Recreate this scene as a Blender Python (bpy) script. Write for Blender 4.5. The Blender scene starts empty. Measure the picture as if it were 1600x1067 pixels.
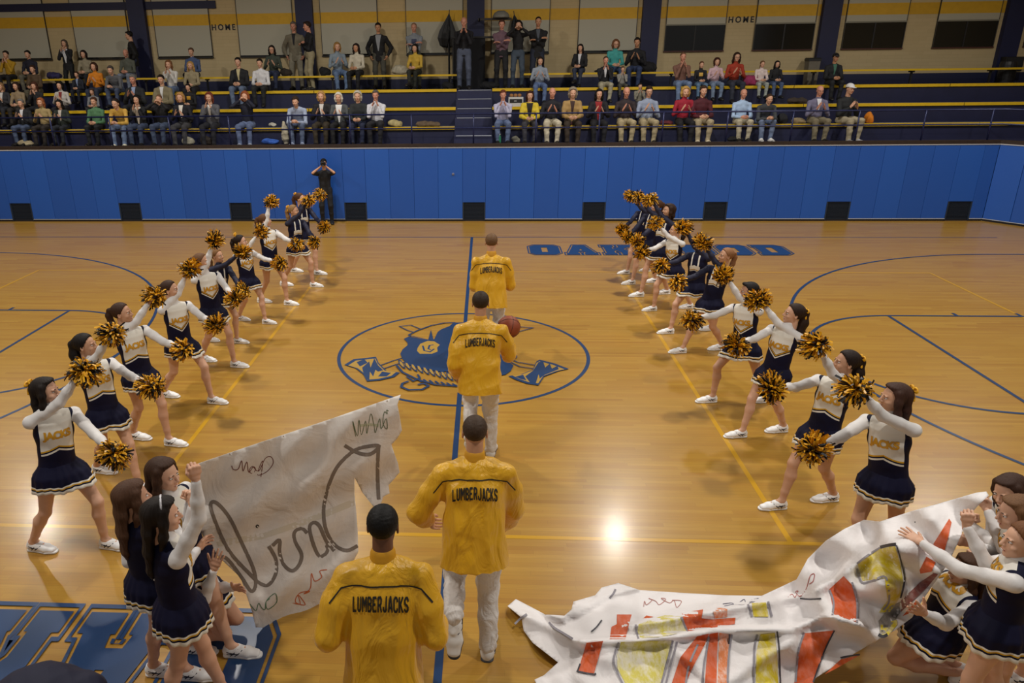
import bpy, bmesh, math, random
import numpy as np
from mathutils import Vector, Matrix
from mathutils.bvhtree import BVHTree
SC = bpy.context.scene
COL = SC.collection
V = lambda *a: np.array(a, float)
def nrm(v):
    v = np.asarray(v, float); return v / (np.linalg.norm(v) + 1e-12)

# ------------------------------------------------------------------ camera
CX, CY, FPX = 688.34, 533.5, 1167.08
YAW, PIT, ROL = -0.0609, 0.35826, -0.01286
CAM = V(0.29364, -10.1607, 3.981)
_f = V(math.sin(YAW)*math.cos(PIT), math.cos(YAW)*math.cos(PIT), -math.sin(PIT))
_r = V(math.cos(YAW), -math.sin(YAW), 0); _u = np.cross(_r, _f)
_c, _s = math.cos(ROL), math.sin(ROL)
_r, _u = _c*_r + _s*_u, -_s*_r + _c*_u
cam = bpy.data.objects.new('camera', bpy.data.cameras.new('camera')); COL.objects.link(cam)
cam.data.sensor_width = 36; cam.data.sensor_fit = 'HORIZONTAL'
cam.data.lens = 36*FPX/1600; cam.data.shift_x = (800-CX)/1600
cam.data.clip_start = 0.05; cam.data.clip_end = 200
cam.matrix_world = Matrix(((_r[0], _u[0], -_f[0], CAM[0]), (_r[1], _u[1], -_f[1], CAM[1]), (_r[2], _u[2], -_f[2], CAM[2]), (0, 0, 0, 1)))
SC.camera = cam
def pray(px, py): return _f + _r*(px-CX)/FPX - _u*(py-CY)/FPX
def G(px, py, z=0.0):                      # point of the photo lying at height z
    d = pray(px, py); return CAM + d*(z-CAM[2])/d[2]
def AY(px, py, Y):                         # point of the photo lying at depth Y
    d = pray(px, py); return CAM + d*(Y-CAM[1])/d[1]

# ------------------------------------------------------------------ world, exposure
SC.view_settings.view_transform = 'Standard'; SC.view_settings.look = 'None'
SC.view_settings.gamma = 1; SC.view_settings.use_curve_mapping = False
SC.view_settings.exposure = 0.14
W = bpy.data.worlds.new('gym_air'); SC.world = W; W.use_nodes = True
W.node_tree.nodes['Background'].inputs[0].default_value = (1.0, 0.95, 0.90, 1)
W.node_tree.nodes['Background'].inputs[1].default_value = 0.20
LAMP_W, LAMP_Z = 250.0, 7.9
LAMPS = [(x, y) for y in (6.9, 0.4, -6.4) for x in (-11.9, -4.0, 3.85, 11.7)]
for i, (x, y) in enumerate(LAMPS):
    L = bpy.data.lights.new('high_bay_light', 'AREA'); L.shape = 'DISK'; L.size = 0.42
    L.energy = LAMP_W*(1.0 if y > -2 else 0.8)*(1.0 if abs(x) < 6 else 0.8); L.color = (1.0, 0.95, 0.88); L.spread = math.radians(172)
    o = bpy.data.objects.new('high_bay_light', L); COL.objects.link(o); o.location = (x, y, LAMP_Z-0.02)

# ------------------------------------------------------------------ materials
def s2l(c):
    c = c/255.0 if c > 1 else c
    return c/12.92 if c <= 0.04045 else ((c+0.055)/1.055)**2.4
def rgb(c):
    if isinstance(c, str): c = tuple(int(c[i:i+2], 16) for i in (0, 2, 4))
    return tuple(s2l(float(x)) if max(c) > 1 else s2l(x*255) for x in c) + (1.0,)
MATS = {}
class NT:
    def __init__(s, m): s.t = m.node_tree; s.b = s.t.nodes['Principled BSDF']
    def n(s, typ, **kw):
        nd = s.t.nodes.new(typ)
        for k, v in kw.items():
            if k.startswith('i_'):
                key = k[2:]; key = int(key) if key.isdigit() else key.replace('_', ' ')
                nd.inputs[key].default_value = v
            else: setattr(nd, k, v)
        return nd
    def l(s, a, b): s.t.links.new(a, b)
    def math(s, op, a, b=None, c=None):
        nd = s.t.nodes.new('ShaderNodeMath'); nd.operation = op
        for i, x in enumerate((a, b, c)):
            if x is None: continue
            if isinstance(x, (int, float)): nd.inputs[i].default_value = x
            else: s.l(x, nd.inputs[i])
        return nd.outputs[0]
    def mix(s, fac, a, b):
        nd = s.t.nodes.new('ShaderNodeMix'); nd.data_type = 'RGBA'
        for sock, x in ((nd.inputs[0], fac), (nd.inputs[6], a), (nd.inputs[7], b)):
            if hasattr(x, 'is_output'): s.l(x, sock)
            else: sock.default_value = x
        return nd.outputs[2]
def base(name, col, rough=0.6, **kw):
    m = bpy.data.materials.new(name); m.use_nodes = True
    t = NT(m); t.b.inputs['Base Color'].default_value = rgb(col); t.b.inputs['Roughness'].default_value = rough
    for k, v in kw.items(): t.b.inputs[k.replace('_', ' ')].default_value = v
    return m, t
def mat(col, rough=0.6, noise=0.0, scale=8.0, bump=0.0, bscale=60.0, stretch=(1, 1, 1), key=None, **kw):
    """procedural colour with a little mottling and fine bump"""
    k = (col, rough, noise, scale, bump, bscale, stretch, tuple(sorted(kw.items())), key)
    if k in MATS: return MATS[k]
    m, t = base('paint_' + str(len(MATS)), col, rough, **kw)
    tc = t.n('ShaderNodeTexCoord')
    mp = t.n('ShaderNodeMapping'); mp.inputs['Scale'].default_value = stretch; t.l(tc.outputs['Object'], mp.inputs[0])
    if noise > 0:
        nz = t.n('ShaderNodeTexNoise', i_Scale=scale, i_Detail=4.0); t.l(mp.outputs[0], nz.inputs['Vector'])
        c = rgb(col); lo = tuple(x*(1-noise) for x in c[:3])+(1,); hi = tuple(min(1, x*(1+noise)) for x in c[:3])+(1,)
        mr = t.n('ShaderNodeMapRange'); mr.inputs[1].default_value = .3; mr.inputs[2].default_value = .7; t.l(nz.outputs[0], mr.inputs[0])
        t.l(t.mix(mr.outputs[0], lo, hi), t.b.inputs['Base Color'])
    if bump > 0:
        nb = t.n('ShaderNodeTexNoise', i_Scale=bscale, i_Detail=3.0); t.l(mp.outputs[0], nb.inputs['Vector'])
        bp = t.n('ShaderNodeBump', i_Strength=bump, i_Distance=0.02); t.l(nb.outputs[0], bp.inputs['Height']); t.l(bp.outputs[0], t.b.inputs['Normal'])
    MATS[k] = m; return m

# ------------------------------------------------------------------ object helpers
def link(name, me, m=None, parent=None, smooth=False):
    o = bpy.data.objects.new(name, me); COL.objects.link(o)
    if m is not None:
        for x in (m if isinstance(m, (list, tuple)) else [m]): me.materials.append(x)
    if smooth: me.shade_smooth()
    if parent is not None: o.parent = parent
    return o
def pydata(verts, faces):
    me = bpy.data.meshes.new('m'); me.from_pydata([tuple(map(float, v)) for v in verts], [], [tuple(map(int, f)) for f in faces]); me.update(); return me
def empty(name, loc, rz=0.0):
    o = bpy.data.objects.new(name, None); COL.objects.link(o); o.location = tuple(map(float, loc)); o.rotation_euler = (0, 0, rz); o.empty_display_size = .2; return o
def tag(o, label, cat, group=None, kind=None):
    o['label'] = label; o['category'] = cat
    if group: o['group'] = group
    if kind: o['kind'] = kind
    return o
def struct(o): o['kind'] = 'structure'; return o
class MB:
    """collects shapes into one mesh"""
    def __init__(s): s.v = []; s.f = []
    def add(s, vs, fs):
        n = len(s.v); s.v += [tuple(map(float, v)) for v in vs]; s.f += [tuple(i+n for i in f) for f in fs]; return s
    def box(s, x0, x1, y0, y1, z0, z1):
        return s.add([(x0, y0, z0), (x1, y0, z0), (x1, y1, z0), (x0, y1, z0), (x0, y0, z1), (x1, y0, z1), (x1, y1, z1), (x0, y1, z1)],
                     [(0, 3, 2, 1), (4, 5, 6, 7), (0, 1, 5, 4), (1, 2, 6, 5), (2, 3, 7, 6), (3, 0, 4, 7)])
    def obox(s, a, b, th, z0, z1):             # upright slab between plan points a,b; th on its left side
        a, b = np.array(a[:2], float), np.array(b[:2], float); d = nrm(b-a); n = V(-d[1], d[0])*th
        q = [a, b, b+n, a+n]
        return s.add([(p[0], p[1], z0) for p in q]+[(p[0], p[1], z1) for p in q], [(0, 3, 2, 1), (4, 5, 6, 7), (0, 1, 5, 4), (1, 2, 6, 5), (2, 3, 7, 6), (3, 0, 4, 7)])
    def tube(s, pts, r, n=8, cap=True):
        pts = [np.array(p, float) for p in pts]; rs = r if isinstance(r, (list, tuple)) else [r]*len(pts)
        rings = []
        for i, p in enumerate(pts):
            d = nrm(pts[min(i+1, len(pts)-1)]-pts[max(i-1, 0)]); a = nrm(np.cross(d, V(0, 0, 1) if abs(d[2]) < .9 else V(1, 0, 0))); b = np.cross(d, a)
            rings.append([p+rs[i]*(math.cos(2*math.pi*k/n)*a+math.sin(2*math.pi*k/n)*b) for k in range(n)])
        vs = [v for R in rings for v in R]; fs = []
        for i in range(len(pts)-1):
            for k in range(n): fs.append((i*n+k, i*n+(k+1) % n, (i+1)*n+(k+1) % n, (i+1)*n+k))
        if cap: fs.append(tuple(range(n))[::-1]); fs.append(tuple((len(pts)-1)*n+k for k in range(n)))
        return s.add(vs, fs)
    def lathe(s, prof, c=(0, 0, 0), n=16):
        vs = []; fs = []
        for r, z in prof: vs += [(c[0]+r*math.cos(2*math.pi*k/n), c[1]+r*math.sin(2*math.pi*k/n), c[2]+z) for k in range(n)]
        for i in range(len(prof)-1):
            for k in range(n): fs.append((i*n+k, i*n+(k+1) % n, (i+1)*n+(k+1) % n, (i+1)*n+k))
        fs.append(tuple(range(n))[::-1]); fs.append(tuple((len(prof)-1)*n+k for k in range(n)))
        return s.add(vs, fs)
    def mesh(s): return pydata(s.v, s.f)
    def build(s, name, m, parent=None, bevel=0.0, smooth=False):
        o = link(name, s.mesh(), m, parent, smooth)
        if bevel > 0:
            b = o.modifiers.new('b', 'BEVEL'); b.width = bevel; b.segments = 2; b.limit_method = 'ANGLE'
        return o
def flat_mesh(rings, fr=lambda x, y: (x, y, 0)):
    """filled planar shape with holes (even-odd) from closed 2D rings"""
    cu = bpy.data.curves.new('c', 'CURVE'); cu.dimensions = '2D'; cu.fill_mode = 'BOTH'
    for R in rings:
        sp = cu.splines.new('POLY'); sp.points.add(len(R)-1); sp.use_cyclic_u = True
        for p, q in zip(sp.points, R): p.co = (q[0], q[1], 0, 1)
    o = bpy.data.objects.new('c', cu); me = o.to_mesh(); vs = [fr(v.co.x, v.co.y) for v in me.vertices]; fs = [tuple(p.vertices) for p in me.polygons]
    fs2 = fs
    o.to_mesh_clear(); bpy.data.objects.remove(o); bpy.data.curves.remove(cu)
    return vs, fs2
def ribbon2d(pts, w, closed=False):
    """thick polyline as ring list usable by flat_mesh"""
    P = [np.array(p, float) for p in pts]; n = len(P); Lf = []; Rt = []
    for i in range(n):
        a = P[(i-1) % n] if closed or i > 0 else P[i]; b = P[(i+1) % n] if closed or i < n-1 else P[i]
        d1 = nrm(P[i]-a) if np.linalg.norm(P[i]-a) > 1e-9 else nrm(b-P[i]); d2 = nrm(b-P[i]) if np.linalg.norm(b-P[i]) > 1e-9 else d1
        n1 = V(-d1[1], d1[0]); n2 = V(-d2[1], d2[0]); m = nrm(n1+n2); k = min(2.5, 1/max(.3, m@n1)); ww = w[i] if isinstance(w, (list, tuple)) else w
        Lf.append(P[i]+m*k*ww/2); Rt.append(P[i]-m*k*ww/2)
    return [Lf, Rt] if closed else [Lf+Rt[::-1]]
# ------------------------------------------------------------------ hall
FY = 9.567; WT = 1.93; BY = 14.25
# floor: maple strips along x
m, t = base('maple', 'C08A3A', 0.3); t.b.inputs['Coat Weight'].default_value = 0.25; t.b.inputs['Coat Roughness'].default_value = 0.16
tc = t.n('ShaderNodeTexCoord'); sp = t.n('ShaderNodeSeparateXYZ'); t.l(tc.outputs['Object'], sp.inputs[0])
row = t.math('FLOOR', t.math('MULTIPLY', sp.outputs[1], 1/0.0572))
wn = t.n('ShaderNodeTexWhiteNoise', noise_dimensions='1D'); t.l(row, wn.inputs['W'])
xo = t.math('ADD', sp.outputs[0], t.math('MULTIPLY', wn.outputs[0], 7.0))
seg = t.math('FLOOR', t.math('MULTIPLY', xo, 1/1.05))
cb = t.n('ShaderNodeCombineXYZ'); t.l(row, cb.inputs[0]); t.l(seg, cb.inputs[1])
w2 = t.n('ShaderNodeTexWhiteNoise', noise_dimensions='2D'); t.l(cb.outputs[0], w2.inputs['Vector'])
cr = t.n('ShaderNodeValToRGB'); t.l(w2.outputs[0], cr.inputs[0]); e = cr.color_ramp
e.elements[0].color = rgb('A2742A'); e.elements[0].position = 0; e.elements[1].color = rgb('B58B38'); e.elements[1].position = 1
x = e.elements.new(.12); x.color = rgb('AA7D2F'); x = e.elements.new(.75); x.color = rgb('B08633')
mp = t.n('ShaderNodeMapping'); mp.inputs['Scale'].default_value = (0.9, 26, 1); t.l(tc.outputs['Object'], mp.inputs[0])
gr = t.n('ShaderNodeTexNoise', i_Scale=3.0, i_Detail=6.0, i_Roughness=.65); t.l(mp.outputs[0], gr.inputs['Vector'])
g2 = t.n('ShaderNodeMapRange'); g2.inputs[1].default_value = .35; g2.inputs[2].default_value = .7; g2.inputs[3].default_value = .0; g2.inputs[4].default_value = .5; t.l(gr.outputs[0], g2.inputs[0])
c1 = t.mix(g2.outputs[0], cr.outputs[0], rgb('96702C'))
fr = t.math('FRACT', t.math('MULTIPLY', sp.outputs[1], 1/0.0572)); gap = t.math('LESS_THAN', fr, 0.05)
fx = t.math('FRACT', t.math('MULTIPLY', xo, 1/1.05)); gp2 = t.math('LESS_THAN', fx, 0.003)
gg = t.math('MULTIPLY', t.math('MAXIMUM', gap, gp2), 0.35)
t.l(t.mix(gg, c1, rgb('7A5826')), t.b.inputs['Base Color'])
wv = t.n('ShaderNodeTexNoise', i_Scale=0.8, i_Detail=2.0); t.l(tc.outputs['Object'], wv.inputs['Vector'])
rr = t.n('ShaderNodeMapRange'); rr.inputs[3].default_value = .27; rr.inputs[4].default_value = .36; t.l(wv.outputs[0], rr.inputs[0]); t.l(rr.outputs[0], t.b.inputs['Roughness'])
bp = t.n('ShaderNodeBump', i_Strength=.05, i_Distance=.004); t.l(w2.outputs[0], bp.inputs['Height']); t.l(bp.outputs[0], t.b.inputs['Normal'])
floor = struct(MB().box(-17, 17.2, -11.5, FY+.05, -.1, 0).build('floor', m))
blue_paint, tb = base('court_blue', '1D3C66', 0.3, Coat_Weight=.25, Coat_Roughness=.16)
yel_paint, tb = base('court_yellow', 'C4941A', 0.3, Coat_Weight=.25, Coat_Roughness=.16)
ZP = [0.001]
def paint(name, rings, m=blue_paint, fr=None, label=None):
    z = ZP[0]; ZP[0] += 0.00015
    f = fr or (lambda x, y: (x, y))
    vs, fs = flat_mesh(rings, lambda x, y: (*f(x, y), z))
    me = pydata(vs, fs); b = bmesh.new(); b.from_mesh(me)
    for p in b.faces:
        p.normal_update()
        if p.normal.z < 0: p.normal_flip()
    b.to_mesh(me); b.free()
    o = link(name, me, m, floor)
    if label: o['label'] = label
    return o
def rect(x0, x1, y0, y1): return [[(x0, y0), (x1, y0), (x1, y1), (x0, y1)]]
def arc(cx, cy, r, a0, a1, n=64): return [(cx+r*math.cos(math.radians(a0+(a1-a0)*i/n)), cy+r*math.sin(math.radians(a0+(a1-a0)*i/n))) for i in range(n+1)]
LW = .05; XF = 6.906
for x in (-3, 3): paint('attack_line', rect(x-.025, x+.025, -4.5, 4.5), yel_paint)
for y in (-4.5, 4.5): paint('volleyball_sideline', rect(-9, 9, y-.025, y+.025), yel_paint)
for x in (-9, 9): paint('volleyball_end_line', rect(x-.025, x+.025, -4.5, 4.5), yel_paint)
paint('half_court_line', rect(-.03, .03, -7.65, 7.65))
for y in (-7.645, 7.645): paint('sideline', rect(-12.4, 12.2, y-.02, y+.02))
paint('center_circle', ribbon2d(arc(0, 0, 1.80, 0, 360, 96)[:-1], .05, True))
for s in (-1, 1):
    bx = s*(XF+4.19)
    a = [(bx+s*1.5, 6.02)]+arc(bx, 0, 6.02, 90, 270 if s > 0 else -90, 72)+[(bx+s*1.5, -6.02)]
    paint('three_point_arc', ribbon2d(a, LW))
    paint('free_throw_circle', ribbon2d(arc(s*XF, 0, 1.83, 90, 270 if s > 0 else -90, 40), LW))
    for y in (-1.83, 1.83): paint('lane_line', rect(min(s*XF, s*12.6), max(s*XF, s*12.6), y-.025, y+.025))
    paint('free_throw_line', rect(s*XF-.025, s*XF+.025, -1.83, 1.83))
    for dx in (1.1, 2.1, 3.1):
        for y in (1.83, -1.98): paint('lane_hash_mark', rect(s*(XF+dx)-.025, s*(XF+dx)+.025, y, y+.15))
# athletic block letters, unit cell 0..1 x 0..1.15 (x right, y up)
def O_():
    a = [(.16, 0), (.84, 0), (1, .18), (1, .97), (.84, 1.15), (.16, 1.15), (0, .97), (0, .18)]
    b = [(.40, .30), (.60, .30), (.60, .85), (.40, .85)]
    return [a, b]
A_ = [[(-.02, 0), (.42, 0), (.42, .2), (.37, .2), (.40, .32), (.60, .32), (.63, .2), (.58, .2), (.58, 0), (1.02, 0), (1.02, .2), (.95, .2), (.70, 1.15), (.30, 1.15), (.05, .2), (-.02, .2)], [(.45, .50), (.55, .50), (.50, .72)]]
K_ = [[(0, 0), (.41, 0), (.41, .2), (.36, .2), (.36, .42), (.45, .52), (.60, .2), (.57, .2), (.57, 0), (1.04, 0), (1.04, .2), (.97, .2), (.72, .68), (.93, .95), (1.02, .95), (1.02, 1.15), (.58, 1.15), (.58, .95), (.62, .95), (.36, .68), (.36, .95), (.42, .95), (.42, 1.15), (0, 1.15), (0, .95), (.08, .95), (.08, .2), (0, .2)]]
W_ = [[(0, 1.15), (0, .95), (.06, .95), (.22, 0), (.46, 0), (.58, .5), (.70, 0), (.94, 0), (1.10, .95), (1.16, .95), (1.16, 1.15), (.82, 1.15), (.82, .95), (.86, .95), (.80, .48), (.68, .95), (.48, .95), (.36, .48), (.30, .95), (.34, .95), (.34, 1.15)]]
D_ = [[(0, 0), (.80, 0), (1, .18), (1, .97), (.80, 1.15), (0, 1.15), (0, .93), (.08, .93), (.08, .22), (0, .22)], [(.40, .28), (.60, .28), (.62, .32), (.62, .83), (.60, .87), (.40, .87)]]
def area(R): return sum(R[i-1][0]*R[i][1]-R[i][0]*R[i-1][1] for i in range(len(R)))
def offset(R, d):                              # grow closed ring by d (miter)
    P = [np.array(p, float) for p in R]; s = 1 if area(R) > 0 else -1; out = []
    for i in range(len(P)):
        d1 = nrm(P[i]-P[i-1]); d2 = nrm(P[(i+1) % len(P)]-P[i]); n1 = V(d1[1], -d1[0]); n2 = V(d2[1], -d2[0]); m_ = nrm(n1+n2); k = min(1.6, 1/max(.35, m_@n1))
        out.append(P[i]+s*m_*k*d)
    return out
def block_word(x0, x1, y0, y1, flip):
    word = [O_(), A_, K_, W_, O_(), O_(), D_]; adv = [1.22, 1.24, 1.26, 1.38, 1.22, 1.22, 1.0]; tot = sum(adv)
    cx, cy = (x0+x1)/2, (y0+y1)/2; sx = (x1-x0)/tot; sy = (y1-y0)/1.15; x = 0
    for rings, a in zip(word, adv):
        def fr(u, v, x=x):
            X = x0+(x+u)*sx; Y = y0+v*sy
            return (2*cx-X, 2*cy-Y) if flip else (X, Y)
        paint('block_letter', rings, blue_paint, fr)
        out = [offset(rings[0], .078), offset(rings[0], .038)]
        paint('letter_outline', out, blue_paint, fr)
        x += a
block_word(1.32, 6.95, 5.92, 6.80, False)
block_word(-6.90, -1.24, -6.95, -5.62, True)
# centre emblem: crossed axes behind a bearded head
m_wood_gap, _t = base('bare_maple', 'B08D40', 0.3, Coat_Weight=.25, Coat_Roughness=.16)
def E(*q): return [tuple(G(500+a/2.884, 350+b/2.884)[:2]) for a, b in q]
def axe(q, cuts, name='axe_head'):
    paint(name, [E(*q)]); c = np.mean(np.array(E(*q)), 0)
    paint('axe_inset', [[tuple(c+(np.array(p)-c)*.86) for p in E(*q)]], m_wood_gap)
    for k in cuts: paint('axe_shading', [E(*k)])
paint('axe_handle', ribbon2d(E((270, 640), (330, 618), (390, 600)), .022)); paint('axe_handle', ribbon2d(E((285, 655), (345, 634), (392, 622)), .022))
axe([(110, 637), (150, 612), (252, 601), (264, 628), (300, 664), (360, 672), (335, 692), (270, 707), (212, 712), (195, 680), (160, 652)],
    [[(165, 625), (200, 612), (215, 628), (180, 645)], [(190, 650), (222, 622), (228, 650), (245, 608), (262, 640), (285, 662), (262, 668), (250, 660), (240, 690), (225, 668), (222, 708), (200, 690)], [(262, 690), (280, 668), (320, 674), (300, 690)]])
paint('axe_handle', ribbon2d(E((836, 600), (890, 625), (980, 640)), .022)); paint('axe_handle', ribbon2d(E((846, 618), (900, 645), (960, 654)), .022))
axe([(848, 688), (900, 682), (958, 660), (975, 622), (990, 614), (1060, 632), (1122, 656), (1080, 664), (1010, 690), (984, 730), (930, 722), (880, 704)],
    [[(880, 692), (915, 682), (930, 708), (905, 702)], [(925, 690), (960, 664), (985, 625), (1005, 622), (1015, 650), (1035, 632), (1045, 655), (1070, 642), (1075, 658), (1010, 684), (990, 700), (985, 680), (972, 722), (945, 716)]])
for q in ([(358, 463), (410, 458), (455, 476), (425, 490), (395, 482)], [(862, 486), (905, 466), (960, 470), (930, 478), (880, 492)]): paint('axe_grip', ribbon2d(E(*q), .022, True))
paint('emblem_disc', [E(*[(880+9*math.cos(k*.63), 600+9*math.sin(k*.63)) for k in range(10)])])
paint('emblem_hair', [E((378, 520), (400, 510), (497, 528), (515, 522), (530, 490), (545, 478), (585, 462), (600, 448), (650, 446), (700, 462), (745, 500), (790, 560), (830, 612), (872, 640), (860, 665), (835, 682), (780, 690), (700, 690), (620, 688), (578, 668), (540, 668), (500, 662), (450, 652), (400, 637), (372, 612), (362, 588), (372, 568), (396, 548), (393, 536))])
paint('emblem_cap_line', ribbon2d(E((410, 508), (400, 502), (440, 482), (500, 460), (560, 448), (610, 446)), .03))
paint('emblem_cap_line', ribbon2d(E((408, 506), (450, 516), (497, 528)), .02))
paint('emblem_cap_wedge', [E((500, 480), (488, 524), (512, 528))])
paint('emblem_ear', [E((440, 562), (452, 543), (485, 530), (515, 532), (540, 548), (528, 560), (530, 578), (505, 588), (450, 588), (437, 575))], m_wood_gap)
paint('emblem_ear_line', ribbon2d(E((463, 552), (470, 574), (495, 580), (515, 566)), .028)); paint('emblem_ear_line', ribbon2d(E((512, 548), (494, 550), (488, 566), (500, 570)), .028))
for k in range(10):
    a, b = 352+k*27, 622+k*7.0
    q = E((a, b-8), (a+14, b-4), (a+26, b+14), (a+34, b+34), (a+22, b+30), (a+4, b+12)); paint('beard_tuft', [q]); c = np.mean(np.array(q), 0); paint('beard_tuft_gap', [[tuple(c+(np.array(p)-c)*.62) for p in q]], m_wood_gap)
paint('scarf_line', ribbon2d(E((345, 640), (372, 672), (440, 705), (520, 728), (620, 735)), .035))
paint('scarf_curl', ribbon2d(E((400, 712), (372, 722), (366, 738), (400, 752), (460, 750), (490, 734), (470, 722), (440, 728)), .035)); paint('scarf_curl', ribbon2d(E((390, 690), (420, 712), (450, 698), (440, 682)), .03))
for k in range(7): paint('scarf_stripe', ribbon2d(E((440+k*26, 700+k*4), (458+k*26, 716+k*3)), .03))

# far wall: core, blue pads, vents, ledge
m_pad = []
for c in ('1F56B0', '2059B4', '1E54AC'):
    mm, t = base('pad_vinyl', c, 0.42)
    tc = t.n('ShaderNodeTexCoord'); nz = t.n('ShaderNodeTexNoise', i_Scale=3.0, i_Detail=3.0); mp = t.n('ShaderNodeMapping'); mp.inputs['Scale'].default_value = (1, 1, .5)
    t.l(tc.outputs['Object'], mp.inputs[0]); t.l(mp.outputs[0], nz.inputs['Vector']); bp = t.n('ShaderNodeBump', i_Strength=.25, i_Distance=.03); t.l(nz.outputs[0], bp.inputs['Height']); t.l(bp.outputs[0], t.b.inputs['Normal'])
    m_pad.append(mm)
m_dark = mat('1A1A22', .7); m_core = mat('20222C', .8)
wall_far = struct(MB().box(-17, 13.3, FY+.06, FY+.3, 0, WT).build('wall_far', m_core))
ledge_white = mat('C9CDD6', .5); m_ledge = mat('2A1D18', .55, .2)
random.seed(4)
vents = [-12.36, -9.3, -6.25, -3.13, 0.02, 3.16, 6.28, 9.37, 12.37]
def pad(a, b, z0, z1, par, i):
    o = MB().obox(a, b, .06, z0, z1).build('wall_pad', m_pad[(i*7) % 3], par, bevel=.006); return o
def pads_line(xs, y, par):
    i = 0
    for x0, x1, z0 in xs: pad((x0, y), (x1, y), z0, WT-.03, par, i); i += 1
segs = []; half = .30
edges = []
for i, v in enumerate(vents):
    segs.append((v-half, v+half, .50))
    if i < len(vents)-1:
        a, b = v+half, vents[i+1]-half; n = 4
        for k in range(n): segs.append((a+(b-a)*k/n, a+(b-a)*(k+1)/n, .07))
segs += [(-12.66-.61*(k+1), -12.66-.61*k, .07) for k in range(6)] + [(12.67, 13.0, .07)]
pads_line([(a+.002, b-.002, z) for a, b, z in segs], FY, wall_far)
for v in vents:
    o = MB().box(v-half+.01, v+half-.01, FY+.045, FY+.06, .03, .50).build('vent_backing', mat('10131A', .8), wall_far)
    g = MB()
    for k in range(14): g.box(v-half+.02, v+half-.02, FY+.02, FY+.04, .05+k*.032, .062+k*.032)
    g.box(v-half, v-half+.03, FY, FY+.05, .03, .50).box(v+half-.03, v+half, FY, FY+.05, .03, .50).build('vent_grille', mat('1E2C3E', .6), wall_far)
MB().box(-17, 13.0, FY+.03, FY+.06, 0, .06).build('kick_board', m_dark, wall_far)
kb = MB()
for a, b, z in segs:
    if z < .2: kb.box(a, b, FY-.004, FY+.05, .055, .068)
kb.build('pad_lower_edge', ledge_white, wall_far)
MB().box(-17, 13.02, FY-.01, FY+.06, WT-.03, WT-.005).build('pad_top_edge', ledge_white, wall_far)
nm = MB().lathe([(.001, 0), (.035, 0), (.035, .01), (.02, .02), (.001, .022)], n=12)
o = nm.build('wall_socket', mat('6B6F86', .6), wall_far); p_ = AY(708, 272, FY); o.location = p_; o.rotation_euler = (math.pi/2, 0, 0)
# angled wall on the right
P0 = (13.0, FY); dirc = nrm(V(13.59-13.05, 8.87-9.567)); P1 = (13.0+dirc[0]*6.6, FY+dirc[1]*6.6)
q0, q1 = V(*P0), V(*P1); nn = V(-dirc[1], dirc[0])
wr = struct(MB().obox(q0+nn*.06, q1+nn*.06, .24, 0, WT).build('wall_corner', m_core))
for k in range(11): pad(q0+(q1-q0)*k/11.0+dirc*.004, q0+(q1-q0)*(k+1)/11.0-dirc*.004, .07, WT-.03, wr, k+1)
MB().obox(q0-nn*.004, q1-nn*.004, .06, .055, .068).build('pad_lower_edge', ledge_white, wr)
MB().obox(q0-nn*.01, q1-nn*.01, .07, WT-.03, WT-.005).build('pad_top_edge', ledge_white, wr)
MB().obox(q0+nn*.03, q1+nn*.03, .03, 0, .06).build('kick_board', m_dark, wr)
struct(MB().box(-17, 13.04, FY-.02, FY+.12, WT, WT+.075).build('trim_1', m_ledge))
struct(MB().obox(q0-nn*.02, q1-nn*.02, .14, WT, WT+.075).build('trim_2', m_ledge))
# tiers of the stand
SF = WT+.02; R1Y, R2Y, R3Y = 10.50, 11.32, 12.14; R1Z, R2Z, R3Z = 2.35, 2.80, 3.25; R4Y, R4Z = 13.05, 3.63
m_navy = mat('181C3C', .55, .12, 3.0); m_tread = mat('3A3A4A', .6, .15, 3.0)
prof = [(FY+.12, SF-.3), (FY+.12, SF), (R1Y+.03, SF), (R1Y+.03, R1Z-.04), (R2Y+.03, R1Z-.04), (R2Y+.03, R2Z-.04), (R3Y+.03, R2Z-.04), (R3Y+.03, R3Z-.04), (BY, R3Z-.04), (BY, SF-.3)]
def extr(x0, x1, mt):
    n = len(prof); vs = [(x0, y, z) for y, z in prof]+[(x1, y, z) for y, z in prof]
    fs = [(i, i+n, (i+1) % n+n, (i+1) % n) for i in range(n)]+[tuple(range(n)), tuple(range(n, 2*n))[::-1]]
    return pydata(vs, fs)
st = struct(link('floor_stands', extr(-17, 17.2, m_navy), m_navy))
m_yel = mat('D9B21C', .45, .06, 6); m_board = mat('8A8576', .55, .15, 6)
AX0, AX1 = -.52, .49   # aisle
def seat_row(x0, x1, yy, zz, depth, lab):
    r = empty('bleacher_bench', ((x0+x1)/2, yy, zz-.04)); tag(r, lab, 'bleacher bench', 'yellow edged seats of the stand')
    L_ = x1-x0; n = max(1, round(L_/4.1))
    for k in range(n):
        a = -L_/2+L_*k/n+(.02 if k else 0); b = -L_/2+L_*(k+1)/n
        MB().box(a, b, 0, depth, 0, .04).build('seat_board', m_board, r, bevel=.006)
        MB().box(a, b, -.012, .018, -.028, .047).build('yellow_edge', m_yel, r)
    return r
for nm_, yy, zz in (('lowest', R1Y, R1Z), ('middle', R2Y, R2Z), ('third', R3Y, R3Z)):
    seat_row(-16.9, AX0, yy, zz, .30, f'yellow edged bench of the {nm_} tier, left of the aisle steps')
    seat_row(AX1, 17.1, yy, zz, .30, f'yellow edged bench of the {nm_} tier, right of the aisle steps')
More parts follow.
